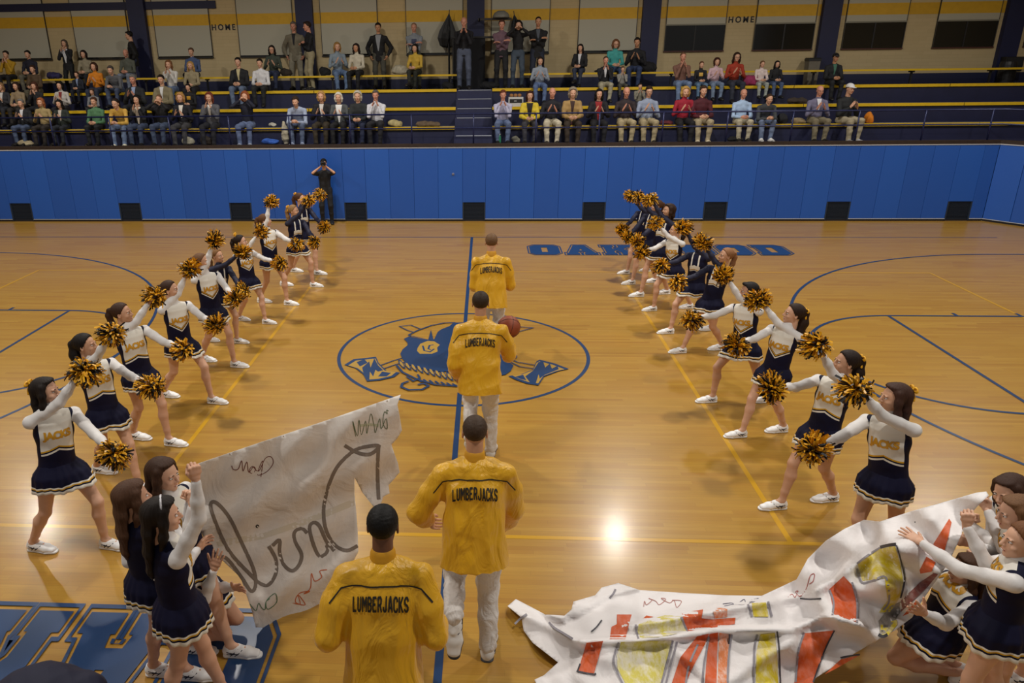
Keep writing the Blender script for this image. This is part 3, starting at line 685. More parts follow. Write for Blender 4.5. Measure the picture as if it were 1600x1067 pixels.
def ik(a, c, l1, l2, pole):
    """middle joint of a two-bone limb from a to c bending towards pole"""
    d = c-a; L = np.linalg.norm(d); L = min(L, (l1+l2)*.999); d = nrm(d); x = (l1*l1-l2*l2+L*L)/(2*L); y = math.sqrt(max(0, l1*l1-x*x)); p = nrm(pole-d*(pole@d)); return a+d*x+p*y, a+d*L
def place(o, root, M, loc, sc=1.0):
    mm = Matrix([[M[i][j]*sc for j in range(3)]+[float(loc[i])] for i in range(3)]+[[0, 0, 0, 1]]); o.parent = root; o.matrix_local = mm; return o
def joints(H, pel, neck, fwd, headc, hfwd, feet, wrists, footdir, kneepole, elbowpole, male=False, hipfwd=None, hup=None, arm=1.0):
    """everything in root space; lists are (left, right)"""
    J = dict(H=H, pel=V(*pel), neck=V(*neck), head=V(*headc)); up = nrm(J['neck']-J['pel']); fw = nrm(V(*fwd)-up*(V(*fwd)@up)); R = np.cross(fw, up); J['up'], J['fwd'], J['R'] = up, fw, R
    hf = nrm(V(*(hipfwd if hipfwd is not None else fwd))*V(1, 1, 0)); hR = np.cross(hf, V(0, 0, 1)); J['hR'] = hR; J['hf'] = hf
    hup = nrm(J['head']-J['neck']) if hup is None else V(*hup); J['HM'] = frame(nrm(hup*.6+V(0, 0, .4)), V(*hfwd))
    z, y = nrm(nrm(hup)*.7+V(0, 0, .3)), V(*hfwd); y = nrm(y-z*(y@z)*.55); z = nrm(z-y*(z@y)); J['HM'] = np.stack([np.cross(y, z), y, z], 1)
    sw = (.108 if male else .100)*H; J['sh'] = [J['neck']-up*(.052 if male else .034)*H+R*s*sw for s in (-1, 1)]; J['hip'] = [J['pel']+hR*s*.052*H for s in (-1, 1)]
    J['el'] = []; J['wr'] = []; J['kn'] = []; J['an'] = []; J['fd'] = [nrm(V(*d)) for d in footdir]
    for i in (0, 1):
        e, w = ik(J['sh'][i], V(*wrists[i]), .178*H*arm, .152*H*arm, V(*elbowpole[i])); J['el'].append(e); J['wr'].append(w)
        k, a = ik(J['hip'][i], V(*feet[i]), .250*H, .240*H, V(*kneepole[i])); J['kn'].append(k); J['an'].append(a)
    J['male'] = male; return J
def bounds(J, m=.22):
    P = np.array([J['pel'], J['neck'], J['head'], *J['el'], *J['wr'], *J['kn'], *J['an'], *J['sh']]); return P.min(0)-m, P.max(0)+m
def handframe(J, i, palm=None, dirn=None):
    d = nrm(J['wr'][i]-J['el'][i]) if dirn is None else nrm(V(*dirn)); p = (-J['R'] if i == 1 else J['R']) if palm is None else V(*palm)
    M = frame(d, p)
    if i == 0: M = M@np.diag([-1., 1, 1])
    return M
def body_mesh(J, h=.011, hands=('relax', 'relax'), hires=True, palms=(None, None), hdirs=(None, None), slim=1.0):
    H = J['H']; s = H/1.7; lo, hi = bounds(J); F_ = Fld(lo, hi, h); up, R, fw = J['up'], J['R'], J['fwd']; p, n = J['pel'], J['neck']; w = .12 if J['male'] else .105
    tl = n-p
    F_.loft([p-up*.02*s, p+tl*.28, p+tl*.62, p+tl*.88], [(.135*s, .095*s), (.110*s, .080*s), (.128*s, .090*s), (.11*s, .065*s)], R, .03)
    F_.ell(p-V(0, 0, .03)*s-J['hf']*.02*s, (.130*s*slim, .09*s*slim, .085*s), np.stack([J['hR'], J['hf'], V(0, 0, 1)], 1), .04)
    F_.cap(n-up*.03*s, J['head']+J['HM'][:, 2]*-.05-J['HM'][:, 1]*.02, .052*s, .050*s, .03)
    for i in (0, 1):
        F_.cap(n-up*.05*s, J['sh'][i], .042*s, .040*s, .03)
        F_.chain([J['sh'][i], J['el'][i]], [.036*s, .031*s], .015); F_.chain([J['el'][i], J['el'][i]*.7+J['wr'][i]*.3, J['wr'][i]], [.031*s, .032*s, .023*s], .008)
        k_, a_, h_ = J['kn'][i], J['an'][i], J['hip'][i]
        F_.chain([h_-V(0, 0, .01), h_*.5+k_*.5, k_], [.074*s*slim, .068*s*slim, .050*s*slim], .02*slim)
        calf = nrm(np.cross(np.cross(a_-k_, J['fd'][i]), a_-k_)); d = k_*.68+a_*.32-calf*.012*s
        F_.chain([k_, d, k_*.25+a_*.75, a_], [.048*s*slim, .053*s*slim, .036*s*slim, .031*s], .02*slim)
        F_.cap(a_, a_+J['fd'][i]*.13*s-V(0, 0, .035)*s, .035*s, .022*s, .02)
    parts = [F_.out()]
    parts.append(xf(HEAD['hi' if hires else 'lo'], J['HM'], J['head'], .97*(H/1.7)**.5))
    for i in (0, 1):
        M = handframe(J, i, palms[i], hdirs[i]); hd = (HANDS if hires else HANDS_LO)[hands[i]]; parts.append(xf(hd, M, J['wr'][i], (1.0 if J['male'] else .92)*(H/1.7)**.5))
    return np_mesh(parts)
def face(root, J, hires=True, browc='3A2A1C', smile=True):
    sc = .97*(J['H']/1.7)**.5
    def pt(name, me, m, par=None):
        o = link(name, me if len(me.materials) == 0 else me, None); 
        if len(me.materials) == 0: me.materials.append(m)
        if par is None: place(o, root, J['HM'], J['head'], sc)
        else: o.parent = par
        return o
    for i in (0, 1):
        e = pt('eye', EYEM[i], WHITE_EYE); pt('iris', IRIS[i], IRIS_M, e)
    mo = pt('mouth', MOUTH, LIP)
    if smile: pt('teeth', SMILE, TEETH, mo)
    b = pt('eyebrows', BROWS, mat('3A2A1C', .7)); return b
def add_hair(root, J, kind, c, name='hair'):
    me = hair_mesh(kind)
    if not me.materials: me.materials.append(None)
    o = link(name, me); o.material_slots[0].link = 'OBJECT'; o.material_slots[0].material = hairm(c); place(o, root, J['HM'], J['head'], .97*(J['H']/1.7)**.5*1.01); return o
def add_shoes(root, J, c='F0F0F0', stripes=True, sole='E8E8E8', rise=0.0, sc=1.0):
    for i in (0, 1):
        a = J['an'][i]; d = J['fd'][i]*V(1, 1, 0) if rise == 0 or np.isscalar(rise) else J['fd'][i]
        M = frame(V(0, 0, 1), d) if not isinstance(rise, dict) or i not in rise else frame(V(*rise[i][0]), V(*rise[i][1]))
        M = np.stack([np.cross(nrm(M[:, 1]), M[:, 2]), M[:, 1], M[:, 2]], 1)
        for me in SHOE:
            if not me.materials: me.materials.append(None)
        def mk(nm, me, m_, par):
            o = link(nm, me); o.material_slots[0].link = 'OBJECT'; o.material_slots[0].material = m_; o.parent = par; return o
        k = sc*J['H']/1.7; org = a-M[:, 2]*.085*k+M[:, 1]*.03*k
        o = mk('shoe', SHOE[0], mat(c, .45), root); place(o, root, M, org, k); mk('sole', SHOE[1], mat(sole, .6), o)
        if stripes: mk('stripes', SHOE[2], mat('17182A', .5), o)
def sleeve_field(F_, J, r, i, baggy=0.0, wr=1.0):
    s = J['H']/1.7; e, w, h_ = J['el'][i], J['wr'][i], J['sh'][i]; w2 = e+(w-e)*wr
    F_.chain([h_, h_*.5+e*.5, e, e*.5+w2*.5, w2], [r*1.18*s, (r+baggy)*1.08*s, (r+baggy)*s, (r*.92+baggy)*s, r*.70*s], .02)
def top_mesh(J, h=.012, r=.048, grow=.014, length=.0, baggy=0.0, neckc=.0, wr=.97, fold=None, sleeves=True, torso=True, collar=False, both=(0, 1)):
    """a shirt, sweater or jacket as one surface"""
    H = J['H']; s = H/1.7; lo, hi = bounds(J, .26); F_ = Fld(lo, hi, h); up, R, fw = J['up'], J['R'], J['fwd']; p, n = J['pel'], J['neck']; tl = n-p; g = grow; m_ = 1.08 if J['male'] else 1.0
    if torso:
        b = p-up*(.02+length)*s if length >= 0 else p+tl*(-length); hb = .022 if baggy > .04 else 0
        F_.loft([b, p+tl*.30, p+tl*.64, p+tl*.86, n-up*.035*s], [(.137*s*m_+g+baggy*.5+hb, .100*s+g+baggy*.6+hb), (.118*s*m_+g+baggy*.8, .090*s+g+baggy*.7), (.134*s*m_+g+baggy*.4, .096*s+g+baggy*.3), (.125*s*m_+g, .078*s+g), (.060*s, .050*s)], R, .03)
        F_.cut(b-up*.0, -up)
    for i in both:
        if sleeves:
            F_.cap(n-up*.055*s, J['sh'][i], .050*s+g*.5, r*1.2*s, .04); sleeve_field(F_, J, r, i, baggy*.35, wr)
        elif torso: F_.cap(n-up*.055*s, J['sh'][i]*.85+(n-up*.055*s)*.15, .050*s+g*.5, .050*s+g*.4, .03)
    if collar:
        F_.cap(n-up*.02*s, n+(J['head']-n)*(.34 if not J['male'] else .14), .062*s, .056*s, .02)
    return np_mesh([F_.out(fold)])
def pants_mesh(J, h=.012, r=.088, cuff=.055, fold=None, hem=.0, top=.05, grow=.012):
    s = J['H']/1.7; lo, hi = bounds(J, .22); F_ = Fld(lo, hi, h); p = J['pel']
    F_.loft([p+J['up']*top*s, p-V(0, 0, .03)*s], [(.140*s+grow, .108*s+grow), (.155*s+grow, .118*s+grow)], J['hR'], .03)
    for i in (0, 1):
        k_, a_, h_ = J['kn'][i], J['an'][i], J['hip'][i]; a2 = a_+(k_-a_)*hem
        F_.chain([h_-V(0, 0, .01), h_*.5+k_*.5, k_, k_*.5+a2*.5, a2-nrm(a_-k_)*0], [(r+.008)*s, (r-.006)*s, (r*.5+cuff*.5)*s, (cuff+.004)*s, cuff*s], .03)
    return np_mesh([F_.out(fold)])
def legs_mesh(*a, **k): return pants_mesh(*a, **k)
def project(root, target_objs, org, X_, Y_, dirn, vs, fs, m_, name, off=.004, par=None, cuts=.018):
    """lay a flat shape (x,y in metres) on a surface along dirn"""
    b = bmesh.new(); me = pydata(vs, fs); b.from_mesh(me); xs = [v.co.x for v in b.verts]; ys = [v.co.y for v in b.verts]
    for axis, (a0, a1) in ((0, (min(xs), max(xs))), (1, (min(ys), max(ys)))):
        x = a0+cuts
        while x < a1:
            no = (1, 0, 0) if axis == 0 else (0, 1, 0); co = (x, 0, 0) if axis == 0 else (0, x, 0)
            bmesh.ops.bisect_plane(b, geom=b.verts[:]+b.edges[:]+b.faces[:], plane_co=co, plane_no=no); x += cuts
    bv = target_objs; bad = []
    for v in b.verts:
        q = org+X_*v.co.x+Y_*v.co.y-dirn*.5; hit = bv.ray_cast(Vector(q), Vector(dirn), 1.2)
        if hit[0] is None: bad.append(v); v.co = Vector(q+dirn*.5); continue
        v.co = hit[0]-Vector(dirn)*off
    if bad: bmesh.ops.delete(b, geom=bad, context='VERTS')
    b.to_mesh(me); b.free(); o = link(name, me, m_, par if par is not None else root); return o
def bvh(me): return BVHTree.FromPolygons([v.co for v in me.vertices], [p.vertices for p in me.polygons])
# pom-poms
def pom_mesh(seed, n=320, r=.122):
    rs = random.Random(seed); vs = []; fs = []; mi = []
    for k in range(n):
        z = rs.uniform(-1, 1); a = rs.uniform(0, 6.283); q = math.sqrt(1-z*z); d = V(q*math.cos(a), q*math.sin(a), z); t_ = nrm(np.cross(d, V(rs.uniform(-1, 1), rs.uniform(-1, 1), rs.uniform(-1, 1)))); L_ = r*rs.uniform(.8, 1.12)*(1.15 if abs(d[0]) > .6 else .92); cur = nrm(np.cross(d, t_))*rs.uniform(-.03, .03); w = rs.uniform(.006, .0095)
        P_ = [d*.02, d*L_*.5+cur*.4, d*L_*.85+cur+V(0, 0, -.006), d*L_+cur*2.2+V(0, 0, -.018)]; n0 = len(vs)
        for p in P_: vs += [p-t_*w, p+t_*w]
        for j in range(3): fs.append((n0+2*j, n0+2*j+1, n0+2*j+3, n0+2*j+2)); mi.append(0 if k % 5 < 2.6 else 1)
    me = pydata(vs, fs); me.materials.append(mat('E2A61C', .38)); me.materials.append(mat('0E0E14', .38)); me.polygons.foreach_set('material_index', mi); return me
POMS = [pom_mesh(i) for i in range(4)]
# ------------------------------------------------------------------ cheer uniforms
NAVY, GOLD, CREAM = '0C0D2A', 'CF9E22', 'DEDAD0'
def attr_sep(t, name):
    a = t.n('ShaderNodeAttribute', attribute_name=name); s = t.n('ShaderNodeSeparateXYZ'); t.l(a.outputs['Vector'], s.inputs[0]); return s.outputs
def bands(t, val, stops):
    """stops: (upper limit, colour) from low to high; last colour for the rest"""
    col = rgb(stops[-1][1])
    for lim, c in stops[:-1][::-1]: col = t.mix(t.math('LESS_THAN', val, lim), col, rgb(c))
    return col
def fabric(t, b=.25):
    tc = t.n('ShaderNodeTexCoord'); nz = t.n('ShaderNodeTexNoise', i_Scale=22.0, i_Detail=3.0); t.l(tc.outputs['Object'], nz.inputs['Vector']); bp = t.n('ShaderNodeBump', i_Strength=b, i_Distance=.012); t.l(nz.outputs[0], bp.inputs['Height']); t.l(bp.outputs[0], t.b.inputs['Normal'])
m_skirt, t = base('cheer_skirt', NAVY, .7, Specular_IOR_Level=.2); o_ = attr_sep(t, 'sk'); t.l(bands(t, o_[0], [(.026, 'E4E0D6'), (.038, NAVY), (.047, GOLD), (.058, 'E4E0D6'), (9, NAVY)]), t.b.inputs['Base Color']); fabric(t, .15)
SHELLM = {}
for sty in 'ABC':
    m, t = base('cheer_shell_'+sty, NAVY, .7, Specular_IOR_Level=.2); o_ = attr_sep(t, 'tl'); au = t.math('ABSOLUTE', o_[0])
    if sty == 'A': e = t.math('ADD', t.math('SUBTRACT', o_[1], .245), t.math('MULTIPLY', au, .42))
    elif sty == 'B': e = t.math('SUBTRACT', t.math('SUBTRACT', o_[1], .205), t.math('MULTIPLY', au, .75))
    else: e = t.math('ADD', t.math('SUBTRACT', o_[1], .285), t.math('MULTIPLY', au, .30))
    if sty == 'C':
        lo = bands(t, e, [(-.036, NAVY), (-.026, CREAM), (-.018, NAVY), (-.010, GOLD), (.05, CREAM), (9, NAVY)])
        strap = t.math('MULTIPLY', t.math('GREATER_THAN', au, .045), t.math('LESS_THAN', au, .068))
        col = t.mix(t.math('MULTIPLY', strap, t.math('GREATER_THAN', e, 0.0)), lo, rgb(CREAM)); lim = .085
    else:
        col = bands(t, e, [(-.048, NAVY), (-.032, CREAM), (-.019, NAVY), (-.006, GOLD), (0, NAVY if sty == 'B' else CREAM), (9, CREAM)]); lim = .128
    msk = t.math('MULTIPLY', t.math('GREATER_THAN', o_[2], .0), t.math('LESS_THAN', au, lim))
    t.l(t.mix(msk, rgb(NAVY), col), t.b.inputs['Base Color']); fabric(t, .12); SHELLM[sty] = m
def skirt(root, J, L_=.25, flare=.020, seed=0, extra=0.0):
    H = J['H']; s = H/1.7; hR, hf = J['hR'], J['hf']; top = J['pel']+J['up']*.075*s; nr, na = 16, 108; vs = []; at = []; rs = random.Random(seed); ph = rs.uniform(0, 6)
    mid = (J['kn'][0]+J['kn'][1])/2-J['pel']; shift = mid*V(1, 1, 0)*.45
    for i in range(nr+1):
        t_ = i/nr; z = -L_*s*t_; c = top+V(0, 0, z)+shift*max(0, t_-.25)*.9
        discs = []
        for k in (0, 1):
            hp, kn = J['hip'][k], J['kn'][k]; zz = c[2]; f = np.clip((hp[2]-zz)/max(.02, hp[2]-kn[2]), 0, 1); q = hp+(kn-hp)*f
            discs.append(((q-c)*V(1, 1, 0), (.098-.02*f)*s*min(1, .2+1.6*t_)))
        for j in range(na):
            a = 2*math.pi*j/na; d = hR*math.cos(a)+hf*math.sin(a); w0 = (.122+.058*min(1, t_/.5)+flare*t_)*s; w1 = (.096+.050*min(1, t_/.5)+flare*t_)*s
            r0 = 1/math.sqrt((math.cos(a)/w0)**2+(math.sin(a)/w1)**2); r_ = r0
            for q, R_ in discs: r_ = max(r_, float(q@d)+R_+.018)
            r_ += (.008*math.sin(a*18+ph)+.004*math.sin(a*7+ph*2))*t_**1.2*s
            vs.append(c+d*r_+V(0, 0, .012*math.sin(a*5+ph)*t_**2)); at.append((L_*s*(1-t_), a, 0))
    fs = [(i*na+j, (i+1)*na+j, (i+1)*na+(j+1) % na, i*na+(j+1) % na) for i in range(nr) for j in range(na)]
    me = np_mesh([(np.array(vs), np.array(fs))]); attr(me, 'sk', at); o = link('skirt', me, m_skirt, root, True); md = o.modifiers.new('s', 'SOLIDIFY'); md.thickness = .006; md.offset = -1; return o
def shell(root, J, sty, h):
    me = top_mesh(J, h, grow=.017, sleeves=False); n = len(me.vertices); co = np.zeros(n*3, np.float32); me.vertices.foreach_get('co', co); co = co.reshape(-1, 3)-J['pel']; s = J['H']/1.7
    attr(me, 'tl', np.stack([co@J['R']/s, co@J['up']/s, co@J['fwd']/s], 1)); o = link('vest', me, SHELLM[sty], root); return o, me
LET = text_mesh('JACKS', .085, .005, .95, .9)
m_goldtxt = mat('C8921C', .5)
def cheerleader(root, J, sty, hands, hair, hairc, skinc, lod, bow=None, sleeve='D9D6D4', palms=(None, None), hdirs=(None, None), seed=0, letters=True, skirtkw={}, shoekw={}, smile=True, browse=True):
    h = {0: .009, 1: .011, 2: .013}[lod]
    link('body', body_mesh(J, h, hands, lod < 2 or hands[0] == 'open', palms, hdirs), skin(skinc), root)
    face(root, J, smile=smile)
    add_hair(root, J, hair, hairc)
    fo = folds(.0016, 30, seed)
    link('undershirt', top_mesh(J, h, r=.044, grow=.008, length=-.25, wr=.93, fold=fo, collar=True), mat(sleeve, .7, .03, 10, .05, 60), root)
    o, me = shell(root, J, sty, h)
    if letters and sty in 'AB':
        bv = bvh(me); s = J['H']/1.7
        project(root, bv, J['pel']+J['up']*(.335 if sty == 'A' else .31)*s, -J['R'], J['up'], -J['fwd'], LET[0], LET[1], m_goldtxt, 'lettering', .004, o, .02)
    skirt(root, J, seed=seed, **skirtkw)
    add_shoes(root, J, **shoekw)
    if bow:
        b = link('hair_bow', BOW) 
        if not BOW.materials: BOW.materials.append(mat('E2A50F', .45))
        place(b, root, J['HM'], J['head']+J['HM']@V(*bow), .9)
def reach(S, px, py, R, near=True, f=1.0):
    """point on the ray through (px,py) at distance R of S"""
    d = nrm(pray(px, py)); w = S-CAM; b = w@d; c2 = w@w-b*b
    if c2 >= R*R: p = CAM+d*b; return S+nrm(p-S)*R
    k = math.sqrt(R*R-c2); return CAM+d*(b-k*f if near else b+k*f)
def put_pom(c, seed, label, rot, sc=1.0):
    o = link('pom_pom', POMS[seed % 4]); o.location = c; o.rotation_euler = rot; o.scale = (sc,)*3; tag(o, label, 'pom-pom', 'gold and black pom-poms'); return o
GIRLS = [
 # side, back foot, front foot, head, raised pom, low pom, style, sleeve, hair, hair colour, who
 (1, (57, 852), (170, 848), (72, 612), (133, 580), (180, 709), 'A', 'w', 'long', '1A110D', 'nearest girl of the left line', 'long black hair and a yellow bow'),
 (1, (156, 731), (222, 760), (134, 540), (176, 521), (236, 603), 'A', 'w', 'half', '17100D', 'second girl of the left line from the front', 'black ponytail'),
 (1, (212, 679), (268, 689), (191, 490), (246, 460), (287, 547), 'A', 'w', 'pony', '3A2417', 'third girl of the left line from the front', 'pulled back brown hair'),
 (1, (259, 614), (334, 624), (266, 453), (298, 419), (337, 508), 'B', 'w', 'pony', '3A2417', 'fourth girl of the left line from the front', 'brown hair hidden behind her raised arm'),
 (1, (319, 559), (369, 568), (315, 409), (336, 375), (367, 467), 'B', 'w', 'pony', '6A4A30', 'fifth girl of the left line from the front', 'light brown hair'),
 (1, (327, 528), (373, 531), (339, 400), (379, 395), (379, 455), 'C', 'n', 'pony', '7A5632', 'sixth girl of the left line from the front, navy sleeves', 'dark blonde hair'),
 (1, (376, 496), (417, 501), (376, 378), (409, 361), (438, 411), 'B', 'w', 'pony', '20140F', 'seventh girl of the left line from the front', 'dark hair with a big yellow bow'),
 (1, (409, 468), (451, 472), (414, 345), (425, 308), (464, 381), 'B', 'w', 'pony', '5A3A22', 'eighth girl of the left line from the front', 'her arm raised straight up'),
 (1, (444, 442), (491, 444), (459, 330), (490, 304), (492, 378), 'C', 'n', 'pony', '8A6A44', 'ninth girl of the left line from the front, navy sleeves', 'blonde ponytail'),
 (1, (460, 421), (497, 425), (469, 311), (506, 299), (507, 355), 'C', 'n', 'pony', '4A2E1C', 'farthest girl of the left line, navy sleeves', 'hair tied back, looking this way'),
 (-1, (1395, 872), (1335, 884), (1398, 622), (1336, 609), (1271, 702), 'A', 'w', 'long', '3A2218', 'nearest girl of the right line', 'long brown hair and a large yellow bow'),
 (-1, (1297, 775), (1216, 787), (1322, 567), (1274, 539), (1207, 607), 'A', 'w', 'half', '21140F', 'second girl of the right line from the front', 'dark hair tied with yellow'),
 (-1, (1220, 668), (1156, 676), (1240, 491), (1177, 463), (1151, 539), 'B', 'w', 'half', '2A1A12', 'third girl of the right line from the front', 'dark ponytail with a yellow bow'),
 (-1, (1199, 622), (1110, 622), (1170, 456), (1124, 425), (1081, 499), 'B', 'w', 'short', '17100D', 'fourth girl of the right line from the front', 'black hair'),
 (-1, (1125, 541), (1064, 546), (1134, 400), (1092, 374), (1059, 441), 'C', 'n', 'pony', '8A6040', 'fifth girl of the right line from the front, navy sleeves', 'blonde ponytail'),
 (-1, (1111, 511), (1045, 516), (1096, 379), (1064, 352), (1033, 415), 'C', 'n', 'pony', '6A5038', 'sixth girl of the right line from the front, navy sleeves', 'ponytail blowing back'),
 (-1, (1076, 477), (1019, 481), (1056, 360), (1017, 344), (1002, 394), 'B', 'w', 'pony', '2A1A12', 'seventh girl of the right line from the front', 'dark hair, looking left'),
 (-1, (1040, 455), (999, 459), (1045, 329), (1006, 300), (996, 377), 'C', 'n', 'mid', '2E1C14', 'eighth girl of the right line from the front, navy sleeves', 'wavy dark hair'),
 (-1, (1022, 437), (986, 440), (1026, 322), (994, 303), (980, 371), 'C', 'n', 'pony', '4A3020', 'ninth girl of the right line from the front, navy sleeves', 'brown hair behind a raised arm'),
 (-1, (1012, 420), (978, 424), (1012, 318), (984, 304), (972, 359), 'C', 'n', 'pony', '4A2E1C', 'farthest girl of the right line, navy sleeves', 'brown hair'),
]
def arrow(a, b): return nrm(np.array(b, float)-np.array(a, float))
for gi, (sd, bk, ft, hd, up_, lo_, sty, slv, hair, hc, who, look) in enumerate(GIRLS):
    fb, ff = G(*bk, .05), G(*ft, .05); mid = (fb+ff)/2; Hc = AY(*hd, mid[1]+.02)
    half = np.linalg.norm((fb-ff)[:2])/2; H = 1.62
    for _ in range(12):
        legs = math.sqrt(max(.1, (.49*H)**2-half*half)); pz = .05*H+legs*.985; H += (Hc[2]-(pz+.40*H))/1.25
    H = min(1.78, max(1.46, H)); pz = .05*H+math.sqrt(max(.1, (.49*H)**2-half*half))*.985
    base_ = V(mid[0], mid[1], 0); pel = V(*(.62*mid+.38*Hc)[:2], pz); neck = pel+(Hc-pel)*.74; neck[0] += sd*.02
    fwd = V(sd*.70, -.71, 0) if sty != 'C' else V(sd*.62, -.78, 0); ftw = [None, None]
    ri, li = (1, 0) if sd > 0 else (0, 1)         # raised arm, low arm
    feet = [None, None]; feet[li] = ff+V(-sd*.03, 0, .05*H-.05); feet[ri] = fb+V(-sd*.03, 0, .05*H-.05)
    upv = nrm(neck-pel); R = np.cross(nrm(fwd-upv*(fwd@upv)), upv); wr = [None, None]; pm = [None, None]
    for i, q, near in ((ri, up_, True), (li, lo_, False)):
        S = neck-upv*.034*H+R*(1 if i else -1)*.100*H; al = .33*H*.94; p = reach(S, *q, al*.985+.10, near)
        if i == li: p = reach(S, *q, al*.985+.10, True)
        pm[i] = p; wr[i] = S+(p-S)*((np.linalg.norm(p-S)-.10)/np.linalg.norm(p-S))
    o3 = lambda p: np.array(p)-base_
    J = joints(H, o3(pel), o3(neck), fwd, o3(Hc), (sd*.95, .02 if sty != 'C' else -.25, .12), [o3(f) for f in feet], [o3(w) for w in wr], [(sd, -.12, 0), (sd, -.12, 0)], [(sd*.8, -.3, .2)]*2, [(sd*.35, .2, -1)]*2, arm=.94, hipfwd=(sd*.75, -.66, 0))
    root = empty('cheerleader', base_)
    slt = 'white' if slv == 'w' else 'navy'
    tag(root, who.replace(' from the front', '')+', '+look, 'person')
    lod = 0 if gi in (0, 1, 10, 11) else 1 if gi in (2, 3, 4, 12, 13, 14) else 2
    bw = {0: (0, -.125, .075), 6: (0, -.06, .125), 10: (0, -.12, .075), 11: (0, -.12, .06), 12: (0, -.12, .05), 2: None, 8: (0, -.11, .08), 9: (0, -.09, .1)}.get(gi)
    cheerleader(root, J, sty, ('grip', 'grip'), hair, hc, 'C99A7C' if gi % 3 else 'D2A488', lod, bw, 'D9D6D4' if slv == 'w' else '101230', seed=gi)
    short = who.replace(', navy sleeves', '').replace(' from the front', '')
    put_pom(pm[ri], gi, f'pom-pom held up by the {short}', (gi*.7, .3, gi*1.3)); put_pom(pm[li], gi+1, f'pom-pom held low by the {short}', (gi*.9, .5, gi))
# ------------------------------------------------------------------ players in gold warm-up jackets
m_jack, t = base('gold_satin', 'DCA60C', .42, Sheen_Weight=.15); tc = t.n('ShaderNodeTexCoord'); mp = t.n('ShaderNodeMapping'); mp.inputs['Scale'].default_value = (1.2, 1.2, .45); t.l(tc.outputs['Object'], mp.inputs[0])
nz = t.n('ShaderNodeTexNoise', i_Scale=6.0, i_Detail=4.0, i_Distortion=.8); t.l(mp.outputs[0], nz.inputs['Vector']); bp = t.n('ShaderNodeBump', i_Strength=.7, i_Distance=.05); t.l(nz.outputs[0], bp.inputs['Height']); t.l(bp.outputs[0], t.b.inputs['Normal'])
m_wpant, t = base('white_warmup', 'D8D4D0', .6); tc = t.n('ShaderNodeTexCoord'); mp = t.n('ShaderNodeMapping'); mp.inputs['Scale'].default_value = (1, 1, .6); t.l(tc.outputs['Object'], mp.inputs[0])
nz = t.n('ShaderNodeTexNoise', i_Scale=12.0, i_Detail=4.0, i_Distortion=1.5); t.l(mp.outputs[0], nz.inputs['Vector']); bp = t.n('ShaderNodeBump', i_Strength=.7, i_Distance=.03); t.l(nz.outputs[0], bp.inputs['Height']); t.l(bp.outputs[0], t.b.inputs['Normal'])
m_ink = mat('15130F', .6)
GLY = {'L': [[(.12, 1.6), (.12, .1), (.8, .1)]], 'U': [[(.14, 1.6), (.14, .3), (.3, .11), (.56, .11), (.72, .3), (.72, 1.6)]], 'M': [[(.12, 0), (.12, 1.6)], [(.16, 1.5), (.5, .7), (.84, 1.5)], [(.88, 1.6), (.88, 0)]],
 'B': [[(.13, 0), (.13, 1.6)], [(.1, 1.49), (.55, 1.49), (.7, 1.3), (.7, 1.02), (.56, .84), (.2, .84)], [(.5, .84), (.73, .64), (.73, .3), (.56, .11), (.1, .11)]], 'E': [[(.78, 1.49), (.13, 1.49)], [(.13, 1.6), (.13, 0)], [(.13, .11), (.78, .11)], [(.2, .82), (.62, .82)]],
 'R': [[(.13, 0), (.13, 1.6)], [(.1, 1.49), (.56, 1.49), (.71, 1.3), (.71, .95), (.56, .76), (.2, .76)], [(.5, .76), (.76, 0)]], 'J': [[(.66, 1.6), (.66, .3), (.5, .11), (.28, .11), (.12, .3), (.12, .6)]], 'A': [[(.1, 0), (.38, 1.55)], [(.48, 1.55), (.78, 0)], [(.22, .48), (.66, .48)], [(.3, 1.49), (.56, 1.49)]],
 'C': [[(.74, 1.1), (.74, 1.3), (.58, 1.49), (.3, 1.49), (.14, 1.3), (.14, .3), (.3, .11), (.58, .11), (.74, .3), (.74, .5)]], 'K': [[(.13, 0), (.13, 1.6)], [(.76, 1.6), (.28, .78)], [(.34, .9), (.80, 0)]], 'S': [[(.72, 1.15), (.72, 1.3), (.56, 1.49), (.3, 1.49), (.14, 1.3), (.14, 1.02), (.28, .86), (.58, .74), (.72, .56), (.72, .3), (.56, .11), (.3, .11), (.14, .3), (.14, .46)]]}
def block_text(word, h_, sx, th=.25, gap=.16):
    vs = []; fs = []; x = 0
    for ch in word:
        w = 1.0 if ch == 'M' else .86
        for st in GLY[ch]:
            L_, = ribbon2d(st, th); n = len(st); k = len(vs)
            for p in L_: vs.append(((x+p[0])*sx, (p[1]-.8)*h_/1.6, 0))
            m_ = len(L_)
            for i in range(n-1): fs.append((k+i, k+i+1, k+m_-2-i, k+m_-1-i))
        x += w+gap
    tot = (x-gap)*sx; return [(a-tot/2, b, 0) for a, b, c in vs], fs
WORD = block_text('LUMBERJACKS', .080, .0262, .27)
def arch(vs, k=1.1): return [(x, y-k*x*x, 0) for x, y, z in vs]
def find_y(px, py, z):
    a, b = -9.0, 9.0
    for _ in range(50):
        m_ = (a+b)/2
        if AY(px, py, m_)[2] > z: a = m_
        else: b = m_
    return (a+b)/2
def reach2(S, px, py, R):
    d = nrm(pray(px, py)); w = S-CAM; b = w@d; c2 = w@w-b*b
    if c2 >= R*R: return S+nrm(CAM+d*b-S)*R
    return CAM+d*(b+math.sqrt(R*R-c2))
